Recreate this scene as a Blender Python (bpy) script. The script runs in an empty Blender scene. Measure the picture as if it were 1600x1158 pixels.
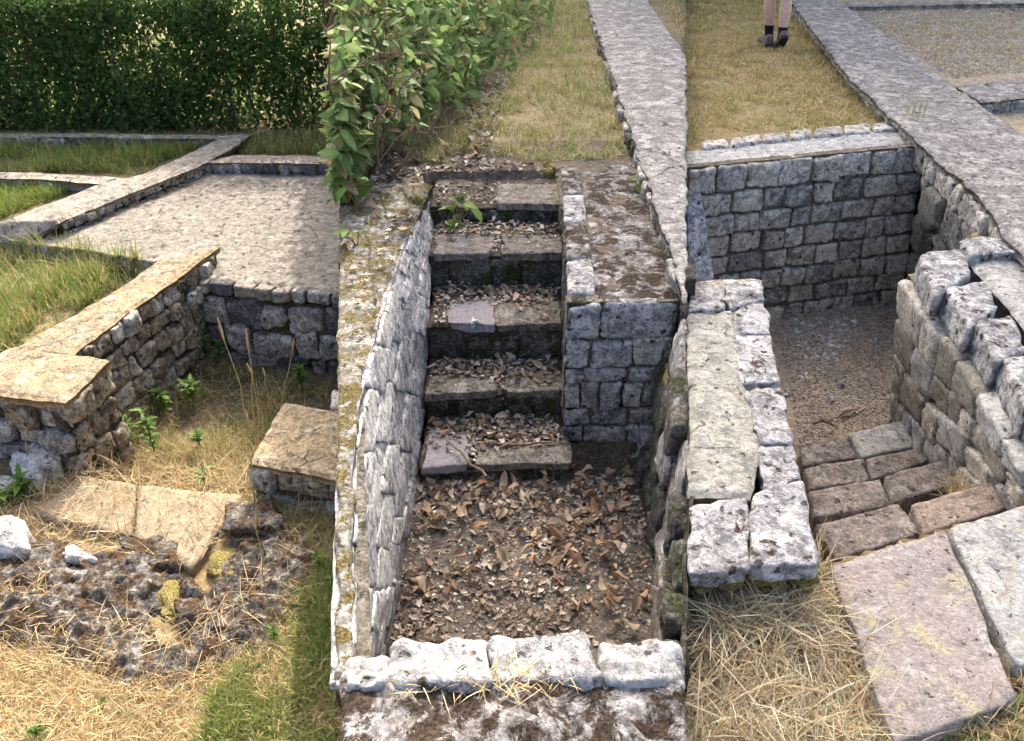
import bpy, math, random
import numpy as np
from mathutils import Vector, Matrix

# ------------------------------------------------------------------ camera, sky, sun, exposure
SC = bpy.context.scene
COL = SC.collection
FPX = 1300.0; PITCH = math.atan((579 + 250) / FPX); HCAM = 1.6
SUN_AZ = math.radians(3.0); SUN_EL = math.radians(37.0)
cd = bpy.data.cameras.new("camera"); cam = bpy.data.objects.new("camera", cd); COL.objects.link(cam)
cd.sensor_fit = 'HORIZONTAL'; cd.sensor_width = 36.0; cd.lens = 36.0 * FPX / 1600.0
cd.clip_start = 0.05; cd.clip_end = 2000
cam.location = (0, 0, HCAM); cam.rotation_euler = (math.pi / 2 - PITCH, 0, 0)
SC.camera = cam
W = bpy.data.worlds.new("World"); SC.world = W; W.use_nodes = True
nt = W.node_tree
sky = nt.nodes.new('ShaderNodeTexSky'); sky.sky_type = 'NISHITA'; sky.sun_disc = False
sky.sun_elevation = SUN_EL; sky.sun_rotation = SUN_AZ
sky.air_density = 0.7; sky.dust_density = 8.0; sky.ozone_density = 0.1
nt.links.new(sky.outputs[0], nt.nodes['Background'].inputs[0])
nt.nodes['Background'].inputs[1].default_value = 0.15
sd = bpy.data.lights.new("sun", 'SUN'); sd.energy = 2.1; sd.angle = math.radians(0.5); sd.color = (1.0, 0.92, 0.80)
so = bpy.data.objects.new("sun", sd); COL.objects.link(so)
sdir = Vector((math.sin(SUN_AZ) * math.cos(SUN_EL), math.cos(SUN_AZ) * math.cos(SUN_EL), math.sin(SUN_EL)))
so.rotation_euler = sdir.to_track_quat('Z', 'Y').to_euler(); so.location = (0, 20, 20)
SC.view_settings.view_transform = 'Standard'; SC.view_settings.look = 'None'
SC.view_settings.exposure = 2.10; SC.view_settings.gamma = 1.0
SC.view_settings.use_curve_mapping = False

# ------------------------------------------------------------------ measuring helpers
rng = np.random.default_rng(7); random.seed(7)
cP, sP = math.cos(PITCH), math.sin(PITCH)
def at(px, py, z):
    a = (px - 800) / FPX; b = (579 - py) / FPX
    t = (HCAM - z) / (sP - b * cP)
    return Vector((a * t, t * (cP + b * sP), z))
def atY(px, py, Y):
    a = (px - 800) / FPX; b = (579 - py) / FPX
    t = Y / (cP + b * sP)
    return Vector((a * t, Y, HCAM - t * (sP - b * cP)))
def down(p, z): return Vector((p.x, p.y, z))
def project(P):
    P = np.asarray(P, float)
    x, y, z = P[:, 0], P[:, 1], P[:, 2] - HCAM
    d = y * cP - z * sP; u = y * sP + z * cP
    return 800 + FPX * x / d, 579 - FPX * u / d

# ------------------------------------------------------------------ noise
def _hash(ix, iy, iz):
    n = (ix * 374761393 + iy * 668265263 + iz * 2147483647 + 1013904223).astype(np.int64) & 0xFFFFFFFF
    n = ((n ^ (n >> 13)) * 1274126177) & 0xFFFFFFFF
    n = ((n ^ (n >> 16)) * 2246822519) & 0xFFFFFFFF
    return ((n ^ (n >> 15)) & 0xFFFFFF) / float(0xFFFFFF)
def vnoise(p):
    p = np.asarray(p, float); i = np.floor(p).astype(np.int64); f = p - i; f = f * f * (3 - 2 * f)
    r = 0
    for dx in (0, 1):
        wx = f[:, 0] if dx else 1 - f[:, 0]
        for dy in (0, 1):
            wy = f[:, 1] if dy else 1 - f[:, 1]
            for dz in (0, 1):
                wz = f[:, 2] if dz else 1 - f[:, 2]
                r = r + wx * wy * wz * _hash(i[:, 0] + dx, i[:, 1] + dy, i[:, 2] + dz)
    return r
def fbm(p, oct=4, gain=0.5):
    p = np.asarray(p, float); s = 0; a = 1; t = 0
    for k in range(oct):
        s = s + a * vnoise(p * (2 ** k) + 17.3 * k); t += a; a *= gain
    return s / t
def inpoly(x, y, poly):
    x = np.asarray(x); y = np.asarray(y); c = np.zeros(x.shape, bool); n = len(poly)
    for i in range(n):
        x0, y0 = poly[i][0], poly[i][1]; x1, y1 = poly[i - 1][0], poly[i - 1][1]
        m = ((y0 > y) != (y1 > y)) & (x < (x1 - x0) * (y - y0) / (y1 - y0 + 1e-12) + x0)
        c ^= m
    return c
def sstep(a, b, x):
    t = np.clip((x - a) / (b - a), 0, 1); return t * t * (3 - 2 * t)

# ------------------------------------------------------------------ objects
def mesh_np(name, V, Fq, smooth=True, colors=None, mats=()):
    V = np.asarray(V, np.float32); Fq = np.asarray(Fq, np.int32)
    me = bpy.data.meshes.new(name); k = Fq.shape[1]
    me.vertices.add(len(V)); me.vertices.foreach_set('co', V.ravel())
    me.loops.add(Fq.size); me.loops.foreach_set('vertex_index', Fq.ravel())
    me.polygons.add(len(Fq)); me.polygons.foreach_set('loop_start', np.arange(0, Fq.size, k, dtype=np.int32))
    me.polygons.foreach_set('use_smooth', np.full(len(Fq), smooth, bool))
    me.update(calc_edges=True)
    if colors is not None:
        a = me.color_attributes.new('Col', 'FLOAT_COLOR', 'POINT')
        c = np.ones((len(V), 4), np.float32); c[:, :3] = colors; a.data.foreach_set('color', c.ravel())
    for m in mats: me.materials.append(m)
    return me
def link(name, me, parent=None, loc=(0, 0, 0)):
    o = bpy.data.objects.new(name, me); COL.objects.link(o); o.location = loc
    if parent is not None: o.parent = parent
    return o
def tag(o, label=None, cat=None, group=None, kind=None):
    if label: o['label'] = label
    if cat: o['category'] = cat
    if group: o['group'] = group
    if kind: o['kind'] = kind
    return o
def thing(name, label, cat, loc, group=None):
    o = bpy.data.objects.new(name, None); COL.objects.link(o); o.location = loc; o.empty_display_size = 0.1
    return tag(o, label, cat, group)
def put(name, V, Fq, mat, parent=None, smooth=True, colors=None):
    """mesh object with its origin at its own centre"""
    V = np.asarray(V, float); c = (V.min(0) + V.max(0)) / 2
    o = link(name, mesh_np(name, V - c, Fq, smooth, colors, [mat]), parent)
    pl = np.array(parent.location) if parent is not None else np.zeros(3)
    if parent is not None and parent.parent is not None: pl = pl + np.array(parent.parent.location)
    o.location = Vector(c - pl); return o

# ------------------------------------------------------------------ materials
class NT:
    def __init__(s, name):
        s.m = bpy.data.materials.new(name); s.m.use_nodes = True; s.t = s.m.node_tree; s.n = s.t.nodes; s.l = s.t.links
        s.b = s.n['Principled BSDF']
    def new(s, t, **k):
        n = s.n.new(t)
        for a, v in k.items(): setattr(n, a, v)
        return n
    def noise(s, vec, scale, detail=6, rough=.6, dist=0.0):
        n = s.new('ShaderNodeTexNoise'); n.inputs['Scale'].default_value = scale; n.inputs['Detail'].default_value = detail
        n.inputs['Roughness'].default_value = rough; n.inputs['Distortion'].default_value = dist
        s.l.new(vec, n.inputs['Vector']); return n.outputs[0]
    def vor(s, vec, scale, feature='F1'):
        n = s.new('ShaderNodeTexVoronoi'); n.feature = feature; n.inputs['Scale'].default_value = scale
        s.l.new(vec, n.inputs['Vector']); return n
    def rng(s, v, a, b, c=0.0, d=1.0):
        n = s.new('ShaderNodeMapRange'); s.l.new(v, n.inputs[0])
        for i, x in enumerate((a, b, c, d)): n.inputs[i + 1].default_value = x
        return n.outputs[0]
    def math(s, op, a, b=None):
        n = s.new('ShaderNodeMath', operation=op)
        for i, x in enumerate((a, b)):
            if x is None: continue
            if hasattr(x, 'node'): s.l.new(x, n.inputs[i])
            else: n.inputs[i].default_value = x
        return n.outputs[0]
    def mix(s, f, a, b, mode='MIX'):
        n = s.new('ShaderNodeMix', data_type='RGBA', blend_type=mode)
        for i, x in ((0, f), (6, a), (7, b)):
            if hasattr(x, 'node'): s.l.new(x, n.inputs[i])
            elif i == 0: n.inputs[0].default_value = x
            else: n.inputs[i].default_value = (x[0], x[1], x[2], 1)
        return n.outputs[2]
    def pos(s, spread=6.0):
        g = s.new('ShaderNodeNewGeometry'); oi = s.new('ShaderNodeObjectInfo')
        m = s.math('MULTIPLY', oi.outputs['Random'], spread)
        v = s.new('ShaderNodeVectorMath', operation='ADD'); s.l.new(g.outputs['Position'], v.inputs[0]); s.l.new(m, v.inputs[1])
        s.rand = oi.outputs['Random']; s.geo = g; return v.outputs[0]
    def bump(s, h, strength, dist=0.01, prev=None):
        n = s.new('ShaderNodeBump'); n.inputs['Strength'].default_value = strength; n.inputs['Distance'].default_value = dist
        s.l.new(h, n.inputs['Height'])
        if prev is not None: s.l.new(prev, n.inputs['Normal'])
        return n.outputs[0]
    def done(s, col, rough=.95, normal=None, spec=.2):
        if hasattr(col, 'node'): s.l.new(col, s.b.inputs['Base Color'])
        else: s.b.inputs['Base Color'].default_value = (*col, 1)
        s.b.inputs['Roughness'].default_value = rough; s.b.inputs['Specular IOR Level'].default_value = spec
        if normal is not None: s.l.new(normal, s.b.inputs['Normal'])
        return s.m

def stone_mat(name, base, alt, dark=(.03, .032, .035), dark_amt=.5, white=(.62, .63, .62), white_amt=.3,
              moss=None, moss_amt=0.0, ochre=None, ochre_amt=0.0, fine=70, bump=.8, vary=.35, streak=False, crack=0.0, spots=0.0):
    n = NT(name); p = n.pos()
    if streak:
        mp = n.new('ShaderNodeMapping'); mp.inputs['Scale'].default_value = (1.6, 1.0, .3); n.l.new(p, mp.inputs[0]); ps = mp.outputs[0]
    else: ps = p
    def thr(v, amt, soft=.035, lo=.64, k=.26): return n.rng(v, lo - k * amt - soft, lo - k * amt + soft)
    big = n.noise(ps, 5, 8, .65, .4); mid = n.noise(ps, 19, 9, .72, .5); fin = n.noise(p, fine, 6, .72); pit = n.noise(p, fine * .5, 5, .65)
    speck = n.noise(p, fine * 1.9, 4, .7)
    c = n.mix(n.rng(big, .40, .60), base, alt)
    c = n.mix(n.math('MULTIPLY', thr(n.noise(ps, 10, 10, .74, .3), white_amt), .85 if white_amt > 0 else 0), c, white)
    if ochre: c = n.mix(n.math('MULTIPLY', thr(n.noise(ps, 7.3, 9, .7, .8), ochre_amt), .8), c, ochre)
    c = n.mix(n.math('MULTIPLY', thr(mid, dark_amt, .05), .62), c, dark)
    # lichen crust grain: dark and pale specks
    c = n.mix(n.math('MULTIPLY', n.rng(fin, .50, .57), .16 + .42 * dark_amt), c, dark)
    c = n.mix(n.math('MULTIPLY', n.rng(fin, .46, .40), .55), c, white)
    c = n.mix(n.math('MULTIPLY', n.rng(speck, .53, .60), .42), c, tuple(x * .5 for x in base))
    holes = n.rng(pit, .385, .335)
    c = n.mix(n.math('MULTIPLY', holes, .85), c, (.02, .018, .016))
    if moss:
        mm = thr(n.noise(ps, 12, 10, .76, .5), moss_amt, .025)
        c = n.mix(mm, c, n.mix(n.rng(speck, .42, .58), tuple(x * .3 for x in moss), tuple(x * 1.15 for x in moss)))
    sp = None
    if spots > 0:
        wq_ = n.new('ShaderNodeVectorMath', operation='ADD'); w2 = n.new('ShaderNodeVectorMath', operation='SCALE'); w2.inputs[3].default_value = .03
        nz_ = n.new('ShaderNodeTexNoise'); nz_.inputs['Scale'].default_value = 45; nz_.inputs['Detail'].default_value = 4; n.l.new(p, nz_.inputs['Vector'])
        n.l.new(nz_.outputs['Color'], w2.inputs[0]); n.l.new(p, wq_.inputs[0]); n.l.new(w2.outputs[0], wq_.inputs[1])
        v1 = n.vor(wq_.outputs[0], 26); sep = n.new('ShaderNodeSeparateColor'); n.l.new(v1.outputs['Color'], sep.inputs[0])
        sp = n.math('MULTIPLY', n.rng(v1.outputs['Distance'], .36, .26), n.rng(sep.outputs[0], 1.0 - spots, 1.0 - spots + .04))
        c = n.mix(n.math('MULTIPLY', sp, .9), c, n.mix(n.rng(speck, .42, .58), (.018, .014, .012), (.075, .05, .035)))
    nb = n.bump(n.noise(p, 16, 7, .65), .5 * bump, .05)
    if sp is not None: nb = n.bump(n.math('SUBTRACT', 1.0, sp), .5, .012, nb)
    nb = n.bump(fin, .9 * bump, .018, nb); nb = n.bump(n.math('SUBTRACT', 1.0, holes), .8 * bump, .02, nb); nb = n.bump(speck, .6 * bump, .008, nb)
    if crack > 0:
        wv = n.new('ShaderNodeVectorMath', operation='ADD'); sc_ = n.new('ShaderNodeVectorMath', operation='SCALE'); sc_.inputs[3].default_value = .18
        nn = n.new('ShaderNodeTexNoise'); nn.inputs['Scale'].default_value = 6; nn.inputs['Detail'].default_value = 5; n.l.new(p, nn.inputs['Vector'])
        n.l.new(nn.outputs['Color'], sc_.inputs[0]); n.l.new(p, wv.inputs[0]); n.l.new(sc_.outputs[0], wv.inputs[1])
        v = n.vor(wv.outputs[0], crack, 'DISTANCE_TO_EDGE'); ck = n.math('MULTIPLY', n.rng(v.outputs['Distance'], .014, .004), n.rng(big, .52, .58))
        c = n.mix(n.math('MULTIPLY', ck, .8), c, (.045, .04, .033)); nb = n.bump(n.math('SUBTRACT', 1.0, ck), .7, .02, nb)
    v = n.rng(n.rand, 0, 1, 1 - vary, 1 + vary * .6)
    hv = n.new('ShaderNodeHueSaturation'); n.l.new(v, hv.inputs['Value']); n.l.new(c, hv.inputs['Color'])
    return n.done(hv.outputs[0], .95, nb)

M = {}
# warm sunlit cap mortar, grey tufa, and so on: real surface colours
M['cap_warm'] = stone_mat('cap_warm', (.36, .275, .155), (.28, .225, .145), dark=(.06, .052, .042), dark_amt=.42, white=(.54, .48, .36), white_amt=.25, fine=80, bump=.6, vary=.08, crack=3.0)
M['tufa_warm'] = stone_mat('tufa_warm', (.36, .295, .20), (.42, .335, .22), dark=(.045, .04, .035), dark_amt=.52, white=(.60, .56, .47), white_amt=.4, fine=50, bump=1.1, vary=.25, spots=.25)
M['cap_grey'] = stone_mat('cap_grey', (.32, .28, .23), (.25, .23, .20), dark=(.06, .058, .055), dark_amt=.4, white=(.48, .44, .37), white_amt=.3, fine=55, bump=.7, vary=.08, crack=2.5)
M['cap_violet'] = stone_mat('cap_violet', (.28, .265, .25), (.36, .34, .315), dark=(.10, .094, .09), dark_amt=.42, white=(.66, .63, .58), white_amt=.42, fine=55, bump=.9, vary=.08, crack=1.6)
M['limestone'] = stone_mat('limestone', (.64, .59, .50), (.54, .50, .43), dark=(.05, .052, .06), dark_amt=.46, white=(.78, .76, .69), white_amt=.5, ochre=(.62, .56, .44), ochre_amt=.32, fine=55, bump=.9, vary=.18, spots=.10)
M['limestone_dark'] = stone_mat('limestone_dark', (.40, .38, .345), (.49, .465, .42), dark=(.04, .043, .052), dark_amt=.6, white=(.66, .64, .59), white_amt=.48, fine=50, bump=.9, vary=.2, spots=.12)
M['limestone_cream'] = stone_mat('limestone_cream', (.60, .56, .46), (.52, .48, .40), dark=(.09, .09, .085), dark_amt=.36, white=(.74, .71, .62), white_amt=.48, fine=50, bump=.8, vary=.12, spots=.06)
M['lichen_block'] = stone_mat('lichen_block', (.47, .465, .46), (.37, .37, .38), dark=(.055, .055, .058), dark_amt=.46, white=(.74, .73, .71), white_amt=.52, moss=(.09, .055, .035), moss_amt=.16, fine=60, bump=1.0, vary=.15, spots=.22)
M['lichen_moss'] = stone_mat('lichen_moss', (.28, .265, .25), (.36, .34, .33), dark=(.05, .042, .04), dark_amt=.5, white=(.60, .59, .57), white_amt=.42, moss=(.078, .055, .038), moss_amt=.54, fine=60, bump=1.1, vary=.05)
M['moss_top'] = stone_mat('moss_top', (.26, .24, .20), (.32, .30, .26), dark=(.05, .045, .035), dark_amt=.5, white=(.58, .57, .53), white_amt=.36, moss=(.17, .135, .045), moss_amt=.52, fine=60, bump=1.1, vary=.05)
M['dirt'] = stone_mat('dirt', (.13, .105, .08), (.17, .14, .11), dark=(.04, .032, .025), dark_amt=.5, white=(.36, .33, .28), white_amt=.15, moss=(.07, .07, .025), moss_amt=.25, fine=60, bump=1.1, vary=.05)
M['white_rock'] = stone_mat('white_rock', (.56, .56, .56), (.38, .38, .41), dark=(.07, .075, .085), dark_amt=.50, white=(.84, .83, .81), white_amt=.58, moss=(.12, .10, .05), moss_amt=.10, fine=50, bump=1.1, vary=.18, spots=.10)
M['white_stone'] = stone_mat('white_stone', (.62, .61, .57), (.50, .49, .46), dark=(.10, .10, .095), dark_amt=.46, white=(.76, .755, .73), white_amt=.55, fine=50, bump=.9, vary=.1, spots=.12)
M['dark_moss_stone'] = stone_mat('dark_moss_stone', (.11, .105, .09), (.16, .15, .13), dark=(.02, .022, .018), dark_amt=.5, white=(.36, .36, .33), white_amt=.2, moss=(.065, .075, .025), moss_amt=.4, fine=60, bump=1.0)
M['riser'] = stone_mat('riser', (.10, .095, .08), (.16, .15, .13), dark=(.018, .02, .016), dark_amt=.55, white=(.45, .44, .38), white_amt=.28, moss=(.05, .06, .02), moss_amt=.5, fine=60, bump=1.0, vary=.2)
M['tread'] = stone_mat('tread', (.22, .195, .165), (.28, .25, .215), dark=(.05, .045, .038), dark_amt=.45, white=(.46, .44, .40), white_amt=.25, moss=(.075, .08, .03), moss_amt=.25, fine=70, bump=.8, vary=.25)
M['tread_violet'] = stone_mat('tread_violet', (.36, .33, .36), (.30, .28, .30), dark=(.09, .08, .08), dark_amt=.1, white=(.48, .46, .46), white_amt=.2, fine=90, bump=.4)
M['rubble_black'] = stone_mat('rubble_black', (.17, .155, .135), (.24, .22, .195), dark=(.025, .024, .022), dark_amt=.6, white=(.50, .48, .43), white_amt=.4, moss=(.15, .09, .05), moss_amt=.5, fine=45, bump=1.3, vary=.05, spots=.2)
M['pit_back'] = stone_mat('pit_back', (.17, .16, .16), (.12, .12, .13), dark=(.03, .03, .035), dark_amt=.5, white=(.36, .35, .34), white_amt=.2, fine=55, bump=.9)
M['platform'] = stone_mat('platform', (.30, .27, .225), (.235, .215, .185), dark=(.09, .083, .075), dark_amt=.42, white=(.42, .385, .325), white_amt=.32, fine=50, bump=.9, vary=.0, crack=4.0)
M['slab_sand'] = stone_mat('slab_sand', (.34, .27, .18), (.28, .23, .16), dark=(.1, .085, .06), dark_amt=.2, white=(.42, .36, .26), white_amt=.15, fine=90, bump=.5, vary=.1)
M['slab_pink'] = stone_mat('slab_pink', (.35, .305, .28), (.30, .27, .25), dark=(.13, .12, .12), dark_amt=.25, white=(.50, .47, .445), white_amt=.25, ochre=(.44, .41, .24), ochre_amt=.22, fine=75, bump=.7, vary=.05)
M['slab_grey'] = stone_mat('slab_grey', (.42, .42, .40), (.36, .36, .35), dark=(.12, .12, .12), dark_amt=.36, white=(.58, .58, .55), white_amt=.35, ochre=(.44, .41, .30), ochre_amt=.2, fine=70, bump=.7, vary=.05)
M['tile_brown'] = stone_mat('tile_brown', (.27, .24, .215), (.30, .26, .23), dark=(.07, .06, .055), dark_amt=.45, white=(.48, .46, .43), white_amt=.3, fine=60, bump=.9, vary=.25)
M['tile_red'] = stone_mat('tile_red', (.37, .295, .245), (.32, .26, .22), dark=(.09, .075, .065), dark_amt=.36, white=(.48, .43, .38), white_amt=.25, fine=60, bump=.8, vary=.1)
M['cap_yellow'] = stone_mat('cap_yellow', (.40, .39, .325), (.46, .445, .38), dark=(.12, .12, .11), dark_amt=.42, white=(.56, .55, .50), white_amt=.32, fine=50, bump=.9, vary=.05, crack=4.0)
M['cap_pale'] = stone_mat('cap_pale', (.50, .50, .47), (.42, .42, .40), dark=(.13, .13, .13), dark_amt=.35, white=(.66, .65, .61), white_amt=.4, fine=60, bump=.8, vary=.08)
M['mortar'] = stone_mat('mortar', (.17, .15, .12), (.22, .20, .165), dark=(.04, .035, .03), dark_amt=.4, white=(.34, .32, .28), white_amt=.2, moss=(.055, .055, .025), moss_amt=.2, fine=60, bump=1.0, vary=.05)
M['mortar_dark'] = stone_mat('mortar_dark', (.07, .062, .05), (.10, .09, .075), dark=(.02, .018, .015), dark_amt=.4, white=(.2, .19, .17), white_amt=.1, moss=(.045, .05, .02), moss_amt=.35, fine=60, bump=1.0, vary=.05)
M['mortar_pale'] = stone_mat('mortar_pale', (.34, .32, .26), (.28, .265, .22), dark=(.07, .065, .055), dark_amt=.3, white=(.46, .44, .38), white_amt=.3, fine=60, bump=.8, vary=.05)

def vcol_mat(name, rough=.8, trans=0.0, spec=.25, vary=0.0):
    n = NT(name); a = n.new('ShaderNodeVertexColor', layer_name='Col')
    c = a.outputs[0]
    if trans > 0:
        d = n.new('ShaderNodeBsdfTranslucent'); n.l.new(c, d.inputs[0]); mx = n.new('ShaderNodeMixShader'); mx.inputs[0].default_value = trans
        n.done(c, rough, None, spec); n.l.new(n.b.outputs[0], mx.inputs[1]); n.l.new(d.outputs[0], mx.inputs[2])
        n.l.new(mx.outputs[0], n.n['Material Output'].inputs['Surface']); return n.m
    return n.done(c, rough, None, spec)
M['blade'] = vcol_mat('blade', .75, .25)
M['hedge_leaf'] = vcol_mat('hedge_leaf', .65, .4, .15)
M['bits'] = vcol_mat('bits', .9)

def leaf_mat(name, cols, trans, rough=.62, dry=False):
    n = NT(name); p = n.pos(3.0); oi = n.rand
    r = n.new('ShaderNodeValToRGB'); n.l.new(oi, r.inputs[0]); r.color_ramp.interpolation = 'LINEAR'
    e = r.color_ramp.elements; e[0].position = 0; e[0].color = (*cols[0], 1); e[1].position = 1; e[1].color = (*cols[-1], 1)
    for i, c in enumerate(cols[1:-1]):
        q = e.new((i + 1) / (len(cols) - 1)); q.color = (*c, 1)
    tc = n.new('ShaderNodeTexCoord')
    c = n.mix(n.math('MULTIPLY', n.rng(n.noise(p, 45 if dry else 25, 6, .65), .5, .7), .6), r.outputs[0], (.13, .075, .035) if dry else (.16, .17, .03))
    bmp = n.bump(n.noise(p, 90, 4, .6), .3, .004)
    n.done(c, rough, bmp, .15)
    d = n.new('ShaderNodeBsdfTranslucent'); n.l.new(c, d.inputs[0]); mx = n.new('ShaderNodeMixShader'); mx.inputs[0].default_value = trans
    n.l.new(n.b.outputs[0], mx.inputs[1]); n.l.new(d.outputs[0], mx.inputs[2]); n.l.new(mx.outputs[0], n.n['Material Output'].inputs['Surface'])
    return n.m
M['shrub_leaf'] = leaf_mat('shrub_leaf', [(.14, .22, .075), (.11, .185, .065), (.20, .28, .10), (.13, .205, .07), (.17, .25, .09), (.14, .22, .075), (.26, .26, .12)], .35)
M['weed_leaf'] = leaf_mat('weed_leaf', [(.085, .17, .03), (.065, .13, .025), (.13, .21, .04)], .3)
M['dry_leaf'] = leaf_mat('dry_leaf', [(.33, .24, .16), (.24, .17, .11), (.43, .335, .235), (.29, .19, .12), (.36, .20, .11), (.50, .43, .34), (.22, .155, .10), (.40, .31, .21)], .12, .7, True)
def plain(name, col, vary=.3, scale=40, rough=.85, bump=.4):
    n = NT(name); p = n.pos(); f = n.noise(p, scale, 6, .65)
    c = n.mix(n.rng(f, .35, .65), tuple(x * (1 - vary) for x in col), tuple(min(1, x * (1 + vary)) for x in col))
    return n.done(c, rough, n.bump(f, bump, .006))
M['bark'] = plain('bark', (.13, .105, .085)); M['twig'] = plain('twig', (.17, .12, .085)); M['straw'] = plain('straw', (.42, .31, .15), .2)
M['skin'] = plain('skin', (.58, .37, .28), .14, 30, .55, .08); M['sock'] = plain('sock', (.012, .013, .018), .2, 200, .95)
M['shoe'] = plain('shoe', (.15, .105, .095), .5, 60, .8); M['sole'] = plain('sole', (.03, .03, .034), .2); M['shorts'] = plain('shorts', (.16, .17, .19), .15, 120, .9)
M['shirt'] = plain('shirt', (.12, .17, .25), .15, 120, .9); M['hair'] = plain('hair', (.05, .035, .025), .3, 150, .7)
M['moss'] = plain('moss', (.21, .175, .06), .75, 140, .95, 1.6)

def ground_mat():
    n = NT('ground'); p = n.pos(0.0); a = n.new('ShaderNodeVertexColor', layer_name='Col'); c = a.outputs[0]
    f1 = n.noise(p, 3, 8, .65); f2 = n.noise(p, 28, 8, .7, .4); f3 = n.noise(p, 120, 5, .7)
    c = n.mix(n.rng(f2, .40, .62), n.mix(1.0, c, (.52, .50, .47), 'MULTIPLY'), c)
    c = n.mix(n.math('MULTIPLY', n.rng(f1, .4, .65), .35), c, n.mix(1.0, c, (1.25, 1.15, .95), 'MULTIPLY'))
    v = n.vor(p, 75); pale = n.math('MULTIPLY', n.rng(v.outputs['Distance'], .34, .26), n.rng(n.noise(p, 40, 3), .5, .62))
    c = n.mix(n.math('MULTIPLY', pale, .75), c, (.50, .47, .42))
    c = n.mix(n.math('MULTIPLY', n.rng(f3, .56, .66), .6), c, n.mix(1.0, c, (.3, .28, .25), 'MULTIPLY'))
    b = n.bump(f2, .5, .02); b = n.bump(f3, .7, .008, b)
    return n.done(c, .97, b)
M['ground'] = ground_mat()

# ------------------------------------------------------------------ stone builders
_cube = {}
def cube_grid(n):
    if n in _cube: return _cube[n]
    idx = {}; V = []; Fs = []
    def vid(i, j, k):
        if (i, j, k) not in idx: idx[(i, j, k)] = len(V); V.append((i, j, k))
        return idx[(i, j, k)]
    for ax in range(3):
        for side in (0, n):
            for a in range(n):
                for b in range(n):
                    q = []
                    for da, db in ((0, 0), (1, 0), (1, 1), (0, 1)):
                        c = [0, 0, 0]; c[ax] = side; c[(ax + 1) % 3] = a + da; c[(ax + 2) % 3] = b + db; q.append(vid(*c))
                    Fs.append(q if side else q[::-1])
    s = np.array(V, float) / n * 2 - 1
    s = np.sign(s) * np.abs(s) ** .75
    _cube[n] = (s, np.array(Fs)); return _cube[n]
_sid = [0]
def hexstone(c8, mat, parent, name='stone', rnd=.3, amp=.006, n=4, flip=False):
    n = n + 2 if n > 3 else n
    """c8[a][b][c]: a = u(0/1), b = v down (0/1), c = back/front"""
    _sid[0] += 1
    s, Fs = cube_grid(n); r = min(.95, rnd * (.68 if rnd < .5 else .9))
    inner = np.clip(s, -(1 - r), 1 - r); d = s - inner; L = np.linalg.norm(d, axis=1, keepdims=True); q = inner + d / np.maximum(L, 1e-9) * r
    t = (q + 1) / 2; C = np.asarray(c8, float).reshape(2, 2, 2, 3); P = 0
    for a in (0, 1):
        for b in (0, 1):
            for c in (0, 1):
                w = (t[:, 0] if a else 1 - t[:, 0]) * (t[:, 1] if b else 1 - t[:, 1]) * (t[:, 2] if c else 1 - t[:, 2])
                P = P + w[:, None] * C[a, b, c]
    ctr = P.mean(0); o = P - ctr; o /= np.maximum(np.linalg.norm(o, axis=1, keepdims=True), 1e-9)
    size = np.linalg.norm(P.max(0) - P.min(0))
    nz = (fbm(P * (5.0 / max(size, .05)) + _sid[0] * 7.7, 3) - .5) * 2; n2 = (fbm(P * 34 + _sid[0] * 3.1, 3, .6) - .5) * 2
    P = P + o * (nz * amp * 1.7 + n2 * min(.013, amp * 1.4))[:, None]
    du, dv, dw = C[1, 0, 1] - C[0, 0, 1], C[0, 1, 1] - C[0, 0, 1], C[0, 0, 1] - C[0, 0, 0]
    if np.dot(np.cross(du, dv), dw) < 0: Fs = Fs[:, ::-1]
    return put(name, P, Fs, mat, parent)

def lerp(a, b, t): return a + (b - a) * t
class Patch:
    def __init__(s, A, B):
        s.A = np.array([list(p) for p in A], float); s.B = np.array([list(p) for p in B], float)
        mid = (s.A + s.B) / 2; L = np.r_[0, np.cumsum(np.linalg.norm(np.diff(mid, axis=0), axis=1))]
        s.len = L[-1]; s.k = L / L[-1]
        s.hgt = np.linalg.norm(s.A - s.B, axis=1).mean()
    def S(s, u, v):
        u = np.atleast_1d(np.asarray(u, float)); v = np.atleast_1d(np.asarray(v, float))
        a = np.stack([np.interp(u, s.k, s.A[:, i]) for i in range(3)], 1); b = np.stack([np.interp(u, s.k, s.B[:, i]) for i in range(3)], 1)
        return a + (b - a) * v[:, None]
    def N(s, u, v):
        e = .02; u = float(u); v = float(v)
        du = s.S(min(1, u + e), v)[0] - s.S(max(0, u - e), v)[0]; dv = s.S(u, min(1, v + e))[0] - s.S(u, max(0, v - e))[0]
        n = -np.cross(du, dv); return n / np.linalg.norm(n)

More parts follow.
